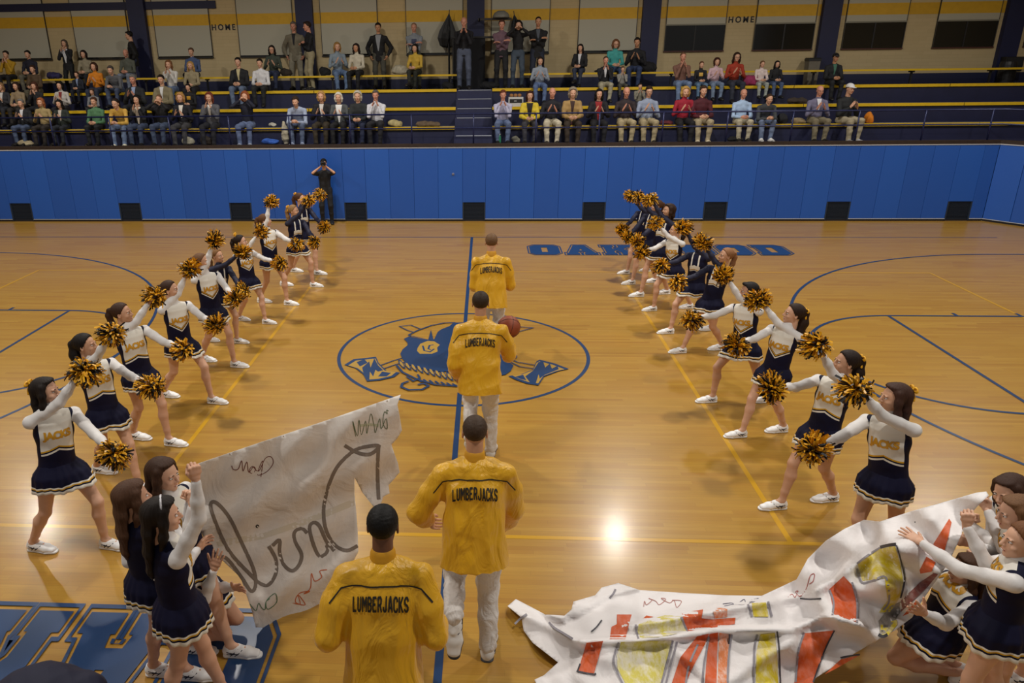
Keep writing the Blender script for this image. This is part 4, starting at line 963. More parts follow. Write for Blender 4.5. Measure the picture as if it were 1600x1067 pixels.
def player(px, pytop, H, wl, wr, feet, who, hair, hc, sk, lod, lean=.16, yaw=0.0, knees=((0, 1, .2), (0, 1, .2)), epole=((-.2, -.6, -1), (.2, -.6, -1)), hem=.11, rise=None, fdir=None, seed=0, hdirs=(None, None)):
    Y = find_y(px, pytop, H*.965); head = AY(px, pytop, Y)-V(0, 0, .115); R0 = V(head[0], Y-.18, 0)
    pel = V(R0[0], Y-lean-.02, .515*H); neck = pel+(head-pel)*.79+V(0, -.01, -.01); fwd = V(math.sin(yaw), math.cos(yaw), 0); o3 = lambda p: np.array(p, float)-R0
    upv = nrm(neck-pel); Rv = np.cross(nrm(fwd-upv*(fwd@upv)), upv); wr_ = [reach2(neck-upv*.052*H+Rv*sg*.108*H, w_[0], w_[1], w_[2]*.33*H) for sg, w_ in ((-1, wl), (1, wr))]; ft = [V(R0[0]+f[0], Y-.1+f[1], f[2]) for f in feet]
    J = joints(H, o3(pel), o3(neck), fwd, o3(head), fwd+V(0, 0, -.05), [o3(f) for f in ft], [o3(w) for w in wr_], fdir or [(-.1, 1, 0), (.1, 1, 0)], knees, epole, male=True)
    root = empty('basketball_player', R0); tag(root, who, 'person', 'players running out in a file')
    h = .0085 if lod == 0 else .010 if lod == 1 else .012
    link('body', body_mesh(J, h, ('relax', 'relax'), True, hdirs=hdirs, slim=.78), skin(sk), root); face(root, J, smile=False); add_hair(root, J, hair, hc)
    link('trousers', pants_mesh(J, h, r=.090, cuff=.062, fold=folds(.006, 30, seed+3, (1, 1, .8)), hem=.02, top=.0), m_wpant, root)
    me = top_mesh(J, h, r=.056, grow=.022, length=hem, baggy=.055, wr=.97, fold=folds(.0085, 15, seed, (1.2, 1.2, .5)), collar=True); jk = link('jacket', me, m_jack, root)
    s = H/1.7; bv = bvh(me); up, R, fw = J['up'], J['R'], J['fwd']; org = J['pel']+up*.355*s
    project(root, bv, org, R, up, fw, arch(WORD[0]), WORD[1], m_ink, 'lettering', .005, jk, .015)
    vs, fs = flat_mesh(ribbon2d([(-.27, -.02), (-.21, .055), (-.10, .078), (0, .083), (.10, .078), (.21, .055), (.27, -.02)], .008)); project(root, bv, org, R, up, fw, [(a, b, 0) for a, b, c in vs], fs, m_ink, 'piping', .004, jk, .02)
    for i in (0, 1):
        F_ = Fld(J['wr'][i]-.1, J['wr'][i]+.1, .008); d = nrm(J['wr'][i]-J['el'][i]); F_.cap(J['wr'][i]-d*.035, J['wr'][i]-d*.010, .042, .040, 0)
        link('cuff', np_mesh([F_.out()]), mat('C98F0C', .6), jk)
    F_ = Fld(*bounds(J, .2), .009); F_.cap(J['neck']-up*.005+fw*.0, J['neck']+(J['head']-J['neck'])*.12, .072, .069, .01)
    link('collar', np_mesh([F_.out()]), mat('C98F0C', .6), jk)
    add_shoes(root, J, 'DCDAD6', True, '3A3A3E', rise=rise or 0, sc=1.12)
    return root, J
player(768, 366, 1.86, (749, 450, .80), (797, 442, .80), [(-.10, .05, .09), (.12, -.25, .40)], 'farthest player from the camera, short brown hair, gold jacket, running away', 'crew', '6A4E34', 'C49474', 1, seed=1, rise={1: ((0, -.9, -.3), (0, .3, -1))})
pb, JB = player(751, 457, 1.90, (714, 588, .86), (796, 532, .78), [(-.10, -.15, .35), (.12, .10, .09)], 'second player from the far end, gold jacket, carrying a ball against his right side', 'crew', '33251A', 'B98868', 1, seed=2, rise={0: ((0, -.9, -.3), (0, .3, -1))})
player(742, 652, 1.88, (671, 814, .84), (783, 826, .97), [(-.13, -.30, .56), (.10, -.05, .09)], 'third player from the far end, closely cropped hair, white trousers, one sole lifted', 'buzz', '3E2E22', 'C08E6E', 0, seed=3, yaw=-.05, rise={0: ((-.1, -.75, .5), (0, -.4, -1))}, epole=((-.7, -.4, -.8), (.6, -.2, -.3)))
player(597, 794, 1.86, (522, 968, .72), (676, 958, .72), [(-.12, .0, .09), (.12, -.2, .25)], 'nearest player, black hair, broad gold back at the bottom of the frame', 'crew', '0C0908', '6B4430', 0, seed=5, hem=.2, epole=((-.3, -.6, -1), (.3, -.6, -1)))
# basketball
pb_c = AY(795, 511, find_y(751, 457, 1.90*.965)+.22); m_ball, t = base('pebbled_leather', '8A3F1E', .6); tc = t.n('ShaderNodeTexCoord'); vo = t.n('ShaderNodeTexVoronoi', i_Scale=110.0); t.l(tc.outputs['Object'], vo.inputs['Vector']); bp = t.n('ShaderNodeBump', i_Strength=.3, i_Distance=.003); t.l(vo.outputs[0], bp.inputs['Height']); t.l(bp.outputs[0], t.b.inputs['Normal'])
v_, f_ = blob((0, 0, 0), .12, 16); bo = link('basketball', np_mesh([(v_, f_)]), m_ball); bo.location = pb_c; bo.rotation_euler = (.5, .3, .2); tag(bo, 'brown basketball held by the second player from the far end', 'ball')
sm = MB()
for q in range(3):
    c = [V(.1205*math.cos(a), .1205*math.sin(a), 0) for a in np.linspace(0, 6.283, 33)]
    c = [V(p[0], p[1], 0) if q == 0 else V(p[0], 0, p[1]) if q == 1 else V(0, p[0], p[1]) for p in c]; sm.tube(c, .0022, 5, False)
sm.build('seams', m_ink, bo)

# ------------------------------------------------------------------ banner holders
def holder(who, head, feet, wrists, fwd, hair, hc, sk, hands=('grip', 'grip'), palms=(None, None), hdirs=(None, None), hfwd=None, kneel=False, hipfwd=None, footd=(1, 0, 0), H=None, sty='A', lod=0, kp=None, ep=None, pelxy=None, pelz=None, seed=0, smile=True, neckt=.74, band=False, headY=None, lean=(0, 0)):
    fl = [np.array(f, float) if len(f) == 3 else G(f[0], f[1], .05) for f in feet]; mid = (fl[0]+fl[1])/2; Hc = AY(*head, mid[1]+(headY or 0)); half = np.linalg.norm((fl[0]-fl[1])[:2])/2
    if H is None:
        H = 1.6
        for _ in range(12): H += (Hc[2]-(.05*H+math.sqrt(max(.1, (.49*H)**2-half*half))*.985+.40*H))/1.25
        H = min(1.76, max(1.5, H))
    pz = pelz if pelz is not None else .05*H+math.sqrt(max(.1, (.49*H)**2-half*half))*.985
    pel = V(*(pelxy if pelxy is not None else (.6*mid+.4*Hc)[:2]), pz); neck = pel+(Hc-pel)*neckt; R0 = V(mid[0], mid[1], 0); o3 = lambda p: np.array(p, float)-R0
    fwd = V(*fwd); upv = nrm(neck-pel); R = np.cross(nrm(fwd-upv*(fwd@upv)), upv); wr = []
    for i in (0, 1):
        S = neck-upv*.034*H+R*(1 if i else -1)*.104*H; w = wrists[i]
        if len(w) == 4: wr.append(reach(S, w[0], w[1], min(w[2], .98)*.33*H, w[3]))
        else: wr.append(V(*w))
    J = joints(H, o3(pel), o3(neck), fwd, o3(Hc), hfwd or fwd, [o3(f) for f in fl], [o3(w) for w in wr], [footd, footd], kp or [V(*footd)]*2, ep or [(0, -.3, -1)]*2, hipfwd=hipfwd)
    root = empty('cheerleader', R0); tag(root, who, 'person'); cheerleader(root, J, sty, hands, hair, hc, sk, lod, None, 'DAD7D6', palms, hdirs, seed=seed, skirtkw=dict(flare=.035, L_=.245), smile=smile, letters=True)
    if band:
        F_ = Fld((-.12, -.06, -.02), (.12, .12, .16), .004); F_.ell((0, -.014, .038), (.091, .030, .097), k=0); F_.ell((0, -.014, .038), (.086, .12, .092), k=0, sub=True); F_.cut((0, 0, .05), (0, 0, -1))
        b = link('headband', np_mesh([F_.out()]), mat('C9C7CC', .4)); place(b, root, J['HM'], J['head']+J['HM']@V(0, .02, .004), .97*(H/1.7)**.5)
    return root, J, wr
G1 = holder('nearest girl at the left banner, long dark hair and pale headband, gripping its top corner', (253, 806), [(352, 1082), (262, 1112)], [(309, 858, .72, False), (306, 750, .97, True)], (.75, .65, 0), 'long', '1A110C', 'D0A084', hfwd=(.85, .35, -.05), hands=('relax', 'grip'), band=True, ep=[(.2, -.8, -1), (1, .2, -.3)], seed=31, H=1.66)
G2 = holder('girl at the left banner with very long brown hair seen from behind', (207, 778), [(292, 1052), (238, 1044)], [(262, 900, .8, True), (285, 880, .8, False)], (.6, .8, 0), 'long', '4A3020', 'D0A084', hfwd=(.8, .6, 0), hands=('relax', 'relax'), seed=32, H=1.64)
G3 = holder('smiling girl with brown hair behind the left banner edge, hands together in front', (256, 742), [(362, 1016), (292, 1008)], [(296, 782, .62, True), (300, 790, .62, True)], (.95, -.15, 0), 'long', '3A2417', 'D8AA8E', hfwd=(.9, -.25, -.12), sty='B', hands=('grip', 'grip'), seed=33, H=1.66)
def kneeler(who, head, knees, back, wrists, fwd, hair, hc, seed, H=1.62, hfwd=None, hands=('open', 'open'), pz=.46, headY=0.0):
    kn = [G(*k, .07) for k in knees]; b = nrm(V(*back)); feet = [k+b*.36+V(0, 0, .02) for k in kn]; mid = (kn[0]+kn[1])/2; pel = mid+b*.20; Hc = AY(*head, pel[1]+headY)
    return holder(who, head, [tuple(f) for f in feet], wrists, fwd, hair, hc, 'D0A084', hands=hands, pelxy=(pel[0], pel[1]), pelz=pz, H=H, footd=tuple(b), kp=[(-b[0]*1.0, -b[1]*1.0, -.4)]*2, hfwd=hfwd, seed=seed, headY=(pel[1]-((feet[0]+feet[1])/2)[1])+headY, lod=0)
G4 = kneeler('kneeling girl low at the left banner, mostly hidden behind the dark haired girl', (283, 868), [(366, 978), (348, 996)], (-1, .1, 0), [(366, 918, .9, True), (334, 890, .8, True)], (1, -.1, 0), 'long', '2A1A12', 34)
G5 = holder('nearest girl of the right banner, fair brown hair, reaching over the banner with spread fingers', (1598, 846), [(1484, 1140), (1545, 1122)], [(1440, 848, .98, False), (1543, 797, .8, False)], (-.80, .55, 0), 'pony', '6A4428', 'D8AA8E', hfwd=(-.95, .1, 0), hands=('open', 'grip'), footd=(-1, .1, 0), kp=[(-1, 0, .2)]*2, ep=[(.1, -.3, -1), (.4, .0, -.8)], palms=((0, .5, -.8), None), seed=35, H=1.66, headY=.05)
G6 = holder('girl of the right banner with brown hair in profile, both fists raised to the paper', (1588, 802), [(1566, 1068), (1600, 1060)], [(1510, 822, .8, True), (1516, 818, .8, False)], (-.9, .2, 0), 'mid', '6B4B30', 'D8AA8E', hfwd=(-1, .05, 0), hands=('grip', 'grip'), hdirs=((-.1, 0, 1), (-.1, 0, 1)), footd=(-1, .1, 0), ep=[(.3, -.5, -1), (.2, 0, -1)], seed=36, H=1.62)
G7 = holder('farthest girl of the right banner, long dark brown hair, only her face and hair showing', (1577, 768), [(1596, 1010), (1620, 1000)], [(1512, 850, .8, True), (1520, 862, .8, True)], (-.9, -.2, 0), 'long', '3A241A', 'D8AA8E', hfwd=(-.9, -.35, -.1), hands=('grip', 'grip'), footd=(-1, .1, 0), seed=37, H=1.60)
G8 = kneeler('kneeling girl under the right banner, reaching out with a white sleeve, head hidden', (1512, 892), [(1396, 1030), (1408, 1046)], (1, -.12, 0), [(1444, 958, .95, True), (1470, 930, .8, False)], (-1, 0, 0), 'long', '4A3020', 38, hands=('open', 'relax'))

# rounded navy back at the bottom left corner
cb_ = V(*AY(58, 1075, -6.9)[:2], 0); rt_ = empty('cheerleader', cb_); tag(rt_, 'person in navy bent over at the bottom left corner, only the rounded back showing', 'person')
zt = AY(62, 1056, -6.9)[2]
F_ = Fld((-.55, -.45, -.02), (.5, .5, zt+.1), .014); F_.loft([(-.10, 0, .42), (.02, .02, zt-.22), (.24, .05, zt-.20)], [(.17, .15), (.20, .17), (.15, .14)], V(0, 1, 0), .08); F_.ell((-.02, .0, zt-.16), (.26, .20, .16), k=.1)
for s_ in (-1, 1): F_.chain([(.22, s_*.16, zt-.24), (.34, s_*.15, zt-.45), (.36, s_*.08, zt-.62)], [.07, .055, .045], .05)
link('sweater', np_mesh([F_.out(folds(.004, 22, 8))]), mat('0D0F2C', .75), rt_)
F_ = Fld((-.55, -.45, -.02), (.5, .5, .7), .012)
for s_ in (-1, 1): F_.chain([(-.10, s_*.09, .45), (.16, s_*.12, .10), (-.22, s_*.12, .07)], [.11, .07, .05], .04)
F_.ell((.44, 0, zt-.34), (.09, .08, .11), k=.05); link('body', np_mesh([F_.out()]), skin('C99A7C'), rt_)
F_ = Fld((.2, -.2, 0), (.65, .2, zt), .01); F_.ell((.43, 0, zt-.32), (.105, .095, .12), k=0); link('hair', np_mesh([F_.out()]), hairm('1A110C'), rt_)
# ------------------------------------------------------------------ paper banners
def paper_mat(c):
    m, t = base('kraft_paper', c, .62, Subsurface_Weight=0.0); tc = t.n('ShaderNodeTexCoord'); nz = t.n('ShaderNodeTexNoise', i_Scale=4.0, i_Detail=5.0, i_Distortion=.8); t.l(tc.outputs['Object'], nz.inputs['Vector'])
    bp = t.n('ShaderNodeBump', i_Strength=.45, i_Distance=.05); t.l(nz.outputs[0], bp.inputs['Height']); t.l(bp.outputs[0], t.b.inputs['Normal']); return m
def sheet(name, ring, fmap, m_, step, parent=None, lift=0.0, holes=(), thick=True):
    vs, fs = flat_mesh([ring]+list(holes), lambda x, y: (x, y, 0)); me = pydata(vs, fs); b = bmesh.new(); b.from_mesh(me); P = np.array(ring)
    for ax in (0, 1):
        x = math.floor(P[:, ax].min()/step)*step+step
        while x < P[:, ax].max():
            bmesh.ops.bisect_plane(b, geom=b.verts[:]+b.edges[:]+b.faces[:], plane_co=(x, 0, 0) if ax == 0 else (0, x, 0), plane_no=(1, 0, 0) if ax == 0 else (0, 1, 0)); x += step
    for v in b.verts:
        w = fmap(v.co.x, v.co.y)
        if lift: w = w+nrm(CAM-w)*lift
        v.co = Vector(w)
    bmesh.ops.remove_doubles(b, verts=b.verts[:], dist=.0005)
    b.to_mesh(me); b.free(); o = link(name, me, m_, parent, True)
    if thick: md = o.modifiers.new('s', 'SOLIDIFY'); md.thickness = .0012
    return o
def Lp(a, b): return (290+a/2.737, 610+b/2.737)
_lf = folds(.5, 5.5, 11)
def fL(px, py):
    u = (px-302)/324.0; topl = 728-(px-302)*.342; v = (py-topl)/230.0
    Y = -5.80+.92*u+.10*math.sin(v*3.0)*(1-u)-.16*max(0, v)+.05*math.sin(v*9+u*3)*.5+.030*math.sin((py+px*.38)*.085)*(.35+u*.3)+.018*math.sin((py*.6+px*.9)*.11+1)
    if px > 560: Y += .10*((px-560)/60)**2*max(0, v-.2)
    return AY(px, py, Y)
out = [Lp(*p) for p in [(30, 320), (330, 218), (620, 122), (920, 18), (906, 60), (915, 110), (925, 170), (905, 205), (880, 232), (893, 270), (908, 310), (915, 350), (895, 375), (868, 405), (872, 440), (845, 455), (830, 500), (818, 515), (790, 480), (755, 435), (732, 390), (722, 372), (722, 440), (730, 520), (736, 600), (738, 690), (700, 760), (620, 880), (540, 985), (480, 1030), (400, 1018), (300, 1012), (285, 950), (262, 880), (235, 800), (150, 720), (90, 660), (60, 590), (45, 500), (60, 420), (30, 380)]]
m_paper = paper_mat('D9D2CB')
bl = sheet('paper_banner', out, fL, m_paper, 7)
tag(bl, 'torn white paper banner on the left with brown cursive writing seen from behind', 'banner')
def stroke(par, pts, w, col, fmap, name='lettering', lift=.004, tr=Lp, smooth_=True, rough=.6):
    P = [np.array(tr(*p)) for p in pts]
    if smooth_ and len(P) > 2:                 # Catmull-Rom
        Q = []
        for i in range(len(P)-1):
            p0, p1, p2, p3 = P[max(0, i-1)], P[i], P[i+1], P[min(len(P)-1, i+2)]
            for k in range(5): t_ = k/5; Q.append(.5*(2*p1+(p2-p0)*t_+(2*p0-5*p1+4*p2-p3)*t_**2+(3*p1-p0-3*p2+p3)*t_**3))
        P = Q+[P[-1]]
    vs = []; fs = []
    for i, p in enumerate(P):
        d = nrm(P[min(i+1, len(P)-1)]-P[max(i-1, 0)]); n = V(-d[1], d[0])*w/2
        for q in (p-n, p+n): a = fmap(*q); vs.append(a+nrm(CAM-a)*lift)
        if i: k = 2*i; fs.append((k-2, k-1, k+1, k))
    return link(name, pydata(vs, fs), mat(col, rough), par)
big = [[(680, 235), (735, 266), (790, 272), (828, 238), (775, 240), (720, 258), (655, 318), (620, 385), (600, 450), (590, 520), (602, 600), (640, 662), (690, 684), (736, 664)], [(826, 236), (821, 340), (826, 466)],
       [(636, 686), (602, 645), (572, 578), (545, 565), (530, 592), (552, 672), (576, 710), (606, 688), (600, 655)], [(520, 610), (496, 590), (466, 606), (468, 645), (496, 700), (486, 745), (456, 771), (420, 745), (402, 692), (402, 640), (372, 664)],
       [(356, 665), (386, 722), (386, 782), (356, 830), (320, 826), (280, 790), (182, 680), (116, 530), (110, 480), (140, 486), (190, 548), (242, 655), (290, 762), (300, 830), (280, 858), (240, 800), (182, 724), (152, 714), (136, 745)]]
for q in big:
    stroke(bl, q, 5.0, '7A6E64', fL, lift=.004)
    for sgn in (-1, 1): stroke(bl, q, 5.6, '55483F', fL, lift=.003) if sgn < 0 else None
sheet('ink_dot', [Lp(307+8*math.cos(k*.63), 581+8*math.sin(k*.63)) for k in range(10)], fL, mat('1B1916', .6), 9, bl, .005, thick=False)
stroke(bl, [(197, 322), (205, 338), (226, 335), (240, 300), (246, 345), (262, 305), (270, 350), (290, 326), (299, 338), (286, 355), (272, 345), (286, 325), (312, 345), (340, 292), (365, 284), (375, 310), (350, 345), (315, 362), (308, 350), (330, 300), (322, 370)], 1.1, '6A2A28', fL)
stroke(bl, [(868, 88), (860, 84), (862, 100), (850, 92), (844, 140), (862, 165), (858, 120), (836, 165), (830, 120), (812, 180), (806, 150), (792, 100), (775, 185), (770, 130), (752, 190), (742, 125), (735, 195), (715, 130), (728, 198)], 1.0, '55684A', fL)
stroke(bl, [(745, 150), (790, 146), (826, 150)], 4, 'B9BCA4', fL, 'ink_smudge', .0035)
stroke(bl, [(605, 766), (574, 772), (582, 798), (552, 815), (538, 782), (534, 845), (505, 870), (532, 858), (486, 868), (470, 905), (512, 916), (480, 872), (490, 912), (458, 908)], 1.4, 'C0643A', fL)
stroke(bl, [(275, 912), (300, 942), (312, 910), (326, 930), (340, 936), (346, 900), (382, 868), (390, 905), (352, 936), (344, 905), (360, 890)], 1.2, '4F7350', fL)
sheet('seam_strip', [Lp(*p) for p in [(130, 642), (330, 610), (520, 545), (720, 462), (724, 492), (520, 572), (330, 635), (140, 668)]], fL, mat('CBC2B2', .6), 9, bl, .0025, thick=False)

# right banner: a long sheet, left half crumpled on the floor, right end lifted by hands
CP = [(795, 940, .03), (835, 1000, .03), (880, 1075, .02), (900, 938, .10), (965, 915, .06), (1050, 930, .10), (1100, 927, .08), (1230, 936, .16), (1290, 890, .42), (1340, 838, .72), (1400, 822, .98), (1460, 800, 1.22), (1538, 772, 1.45), (1415, 850, 1.12), (1500, 830, 1.25), (1475, 880, 1.05), (1440, 930, .78), (1400, 975, .45), (1330, 1025, .16), (1240, 1067, .05), (1240, 1150, .02), (1380, 900, .85), (1340, 900, .66), (1300, 940, .50), (1350, 960, .48),
      (960, 985, .14), (1040, 975, .20), (1120, 960, .24), (1200, 950, .30), (1260, 985, .24), (1150, 1000, .20), (1050, 1005, .17), (950, 1010, .14), (920, 1060, .08), (1050, 1060, .10), (1180, 1067, .12), (1000, 1150, .03), (880, 1150, .01)]
CPA = np.array(CP)
RID = [([(910, 1001), (1000, 1000), (1060, 993), (1115, 985), (1180, 983), (1235, 982), (1290, 962), (1345, 975)], .085, 9), ([(985, 978), (1060, 966), (1135, 952), (1200, 940), (1262, 930), (1300, 905), (1352, 870)], .07, 8), ([(800, 950), (870, 985), (915, 1005)], .05, 10), ([(905, 945), (880, 968), (860, 962)], .04, 7), ([(1000, 918), (950, 930), (900, 960)], .04, 9), ([(1110, 1067), (1060, 1020), (1040, 998)], .03, 12), ([(1390, 870), (1420, 920), (1400, 960)], -.04, 10), ([(1240, 1000), (1180, 1040), (1120, 1080)], .03, 16)]
def segd(p, a, b):
    a, b, p = map(np.array, (a, b, p)); w = b-a; t_ = np.clip(((p-a)@w)/(w@w), 0, 1); q = a+w*t_-p; s_ = np.sign(w[0]*(p-a)[1]-w[1]*(p-a)[0]); return math.hypot(*q), s_
def zR(px, py):
    d2 = (CPA[:, 0]-px)**2+((CPA[:, 1]-py)*1.3)**2; w = 1/(d2+60)**1.6; z = float((w@CPA[:, 2])/w.sum())
    for pl, A, wd in RID:
        best = min((segd((px, py), pl[i], pl[i+1]) for i in range(len(pl)-1)), key=lambda q: q[0]); d, s_ = best
        z += A*math.exp(-(d/(wd*(1.0 if s_ > 0 else .45)))**2)
    return max(.012, z+.012*math.sin(px*.05+py*.09)+.008*math.sin(px*.13-py*.07))
def fR(px, py): return G(px, py, zR(px, py))
outR = [(793, 947), (806, 936), (852, 960), (882, 962), (893, 952), (896, 940), (930, 930), (940, 918), (966, 911), (1000, 922), (1060, 926), (1130, 930), (1190, 931), (1245, 905), (1262, 873), (1290, 845), (1320, 826), (1350, 812), (1375, 815), (1420, 800), (1470, 786), (1525, 770), (1541, 768), (1545, 774), (1530, 788), (1512, 808), (1502, 836), (1482, 880), (1455, 918), (1440, 940), (1425, 965), (1398, 985), (1340, 1018), (1270, 1062), (1200, 1120), (1050, 1150), (880, 1150), (835, 1062), (850, 1055), (872, 1035), (832, 1004), (818, 985), (815, 965)]
br_ = sheet('paper_banner', outR, fR, m_paper if False else paper_mat('E4E0E0'), 5)
tag(br_, 'crumpled paper banner on the right with orange and yellow letters, half on the floor', 'banner')
Ap = lambda a, b: (780+a/3.478, 880+b/3.478); Bp = lambda a, b: (1000+a/3.2, 800+b/3.2)
def marker_and_shadow(c, var=.35, sc=14):
    m, t = base('marker_and_shadow', c, .55); tc = t.n('ShaderNodeTexCoord'); nz = t.n('ShaderNodeTexNoise', i_Scale=float(sc), i_Detail=6.0, i_Roughness=.7); mp = t.n('ShaderNodeMapping'); mp.inputs['Scale'].default_value = (2.2, 1, 1); t.l(tc.outputs['Object'], mp.inputs[0]); t.l(mp.outputs[0], nz.inputs['Vector'])
    r_ = t.n('ShaderNodeMapRange'); r_.inputs[1].default_value = .42; r_.inputs[2].default_value = .62; r_.inputs[4].default_value = var; t.l(nz.outputs[0], r_.inputs[0]); t.l(t.mix(r_.outputs[0], rgb(c), rgb('E4DFDC')), t.b.inputs['Base Color']); return m
MK = {'o': marker_and_shadow('C8500A', .10), 'y': marker_and_shadow('D2BE22', .5, 9), 'p': marker_and_shadow('CFC458', .8, 7), 'l': marker_and_shadow('D57A40', .5), 'm': marker_and_shadow('8A4A44', .2), 'g': marker_and_shadow('8F8A85', .2)}  # the grey is no ink, it colours the painted shadow patch
patches = [('o', Ap, [(640, 278), (720, 278), (705, 330), (686, 412), (600, 412), (610, 345), (640, 330)]), ('o', Ap, [(775, 306), (800, 283), (840, 291)]), ('p', Ap, [(757, 332), (830, 302), (900, 282), (988, 285), (1000, 320), (1016, 372), (890, 398), (768, 408), (752, 370)]),
 ('o', Ap, [(992, 270), (1108, 250), (1100, 300), (1150, 305), (1284, 295), (1280, 330), (1150, 352), (1022, 370)]), ('l', Ap, [(1160, 246), (1240, 236), (1240, 292), (1172, 300)]), ('y', Ap, [(1372, 216), (1450, 212), (1464, 290), (1382, 290)]),
 ('o', Ap, [(475, 432), (565, 422), (516, 598), (427, 588)]), ('p', Ap, [(662, 427), (938, 420), (900, 560), (870, 680), (700, 680), (642, 570), (640, 500)]), ('o', Ap, [(1075, 398), (1140, 382), (1118, 440), (1040, 590), (990, 720), (915, 720), (985, 510)]), ('o', Ap, [(1142, 385), (1190, 376), (1184, 500), (1180, 720), (1112, 720), (1124, 560)]), ('l', Ap, [(1196, 378), (1258, 386), (1240, 560), (1236, 720), (1184, 720)]),
 ('y', Ap, [(1420, 386), (1498, 378), (1512, 520), (1520, 760), (1392, 760), (1398, 480)]), ('o', Bp, [(815, 606), (968, 592), (915, 712), (870, 830), (850, 1000), (740, 1000), (776, 830), (790, 720)]), ('o', Bp, [(1004, 736), (1096, 716), (970, 788), (922, 812)]),
 ('o', Bp, [(946, 386), (1018, 320), (1058, 362), (1082, 450), (1082, 548), (972, 514)]), ('y', Bp, [(1088, 258), (1200, 184), (1274, 168), (1298, 250), (1318, 350), (1298, 430), (1250, 500), (1194, 503), (1238, 440), (1224, 330), (1112, 344)]), ('y', Bp, [(1200, 562), (1284, 538), (1288, 560), (1240, 618), (1202, 612)]),
 ('g', Bp, [(1192, 545), (1250, 470), (1306, 446), (1298, 505), (1232, 604), (1200, 612)]), ('o', Bp, [(1546, 32), (1558, 52), (1540, 130), (1518, 208), (1482, 196), (1466, 160)]), ('o', Bp, [(1432, 222), (1478, 250), (1458, 298), (1402, 308), (1398, 290)]), ('m', Bp, [(1306, 440), (1400, 352), (1468, 305), (1490, 312), (1440, 372), (1368, 440), (1302, 502)]), ('o', Bp, [(1312, 520), (1378, 446), (1390, 452), (1342, 508)])]  # grey patch: shadow on the turned paper, put into the colour
for c, tr, q in patches: sheet('letter_and_shadow_patch', [tr(*p) for p in q], fR, MK[c], 4, br_, .009, thick=False)
lines = [(Ap, [(1352, 222), (1360, 250), (1372, 290)], 'g'), (Ap, [(1462, 206), (1472, 250), (1482, 290)], 'g'), (Ap, [(742, 332), (745, 370), (757, 410)], 'g'), (Ap, [(650, 430), (622, 520), (640, 590), (690, 690)], 'g'), (Ap, [(944, 420), (920, 520), (880, 660)], 'g'), (Ap, [(968, 425), (935, 540), (905, 660)], 'g'), (Ap, [(1140, 400), (1112, 560), (1100, 690)], 'g'), (Ap, [(1264, 388), (1246, 520), (1240, 700)], 'g'), (Ap, [(1252, 386), (1248, 438)], 'k'), (Ap, [(1080, 440), (1030, 560), (1010, 690)], 'g'), (Ap, [(420, 585), (516, 604), (520, 596)], 'k'), (Ap, [(440, 545), (424, 590)], 'k'),
 (Ap, [(1404, 388), (1386, 470), (1384, 700)], 'g'), (Ap, [(1510, 370), (1522, 480), (1530, 700)], 'k'), (Ap, [(990, 290), (1005, 330), (1024, 372)], 'g'), (Ap, [(85, 330), (115, 300), (150, 275)], 'g'), (Ap, [(500, 372), (530, 345), (558, 308)], 'k'), (Ap, [(600, 190), (620, 165), (632, 140)], 'g'), (Ap, [(270, 320), (300, 350), (350, 380), (400, 410)], 'g'), (Bp, [(972, 592), (920, 700), (866, 850)], 'k'), (Bp, [(820, 606), (792, 700), (778, 850)], 'g'), (Bp, [(1002, 728), (1040, 720), (1100, 712)], 'k'),
 (Bp, [(948, 390), (968, 450), (962, 515)], 'g'), (Bp, [(1060, 350), (1086, 450), (1085, 550)], 'g'), (Bp, [(1200, 176), (1240, 166), (1280, 160)], 'K'), (Bp, [(1282, 165), (1306, 250), (1323, 345), (1303, 430)], 'k'), (Bp, [(1086, 282), (1108, 350), (1160, 345), (1228, 325), (1246, 440), (1215, 490)], 'g'), (Bp, [(1192, 612), (1215, 622), (1238, 612)], 'K'), (Bp, [(1085, 258), (1140, 215), (1200, 178)], 'g'), (Bp, [(800, 432), (850, 436), (905, 432)], 'k'), (Bp, [(420, 470), (470, 460), (520, 462), (600, 436), (560, 440)], 't'), (Ap, [(1215, 220), (1260, 215), (1290, 222), (1330, 195), (1345, 215), (1410, 190), (1365, 200)], 't')]
for tr, q, c in lines: stroke(br_, q, {'g': 3.2, 'k': 2.4, 'K': 5.0, 't': .9}[c], {'g': '8C8890', 'k': '3A3840', 'K': '26242A', 't': '4A4A66'}[c], fR, 'marker_line', .012, tr)
stroke(br_, [(785, 235), (790, 205), (800, 225), (830, 200), (812, 190), (850, 205), (870, 225), (905, 195), (880, 190), (925, 215), (950, 200), (965, 240), (990, 205), (940, 200)], .9, 'A86A62', fR, 'handwriting', .010, Ap)
stroke(br_, [(740, 425), (760, 410), (775, 425), (790, 395), (778, 400), (800, 420), (830, 385), (850, 320), (872, 310), (865, 345), (845, 360)], 1.1, 'A8504A', fR, 'handwriting', .010, Bp)
stroke(br_, [(1372, 50), (1378, 50)], 2, '2A2A2A', fR, 'ink_dot', .006, Bp, False)
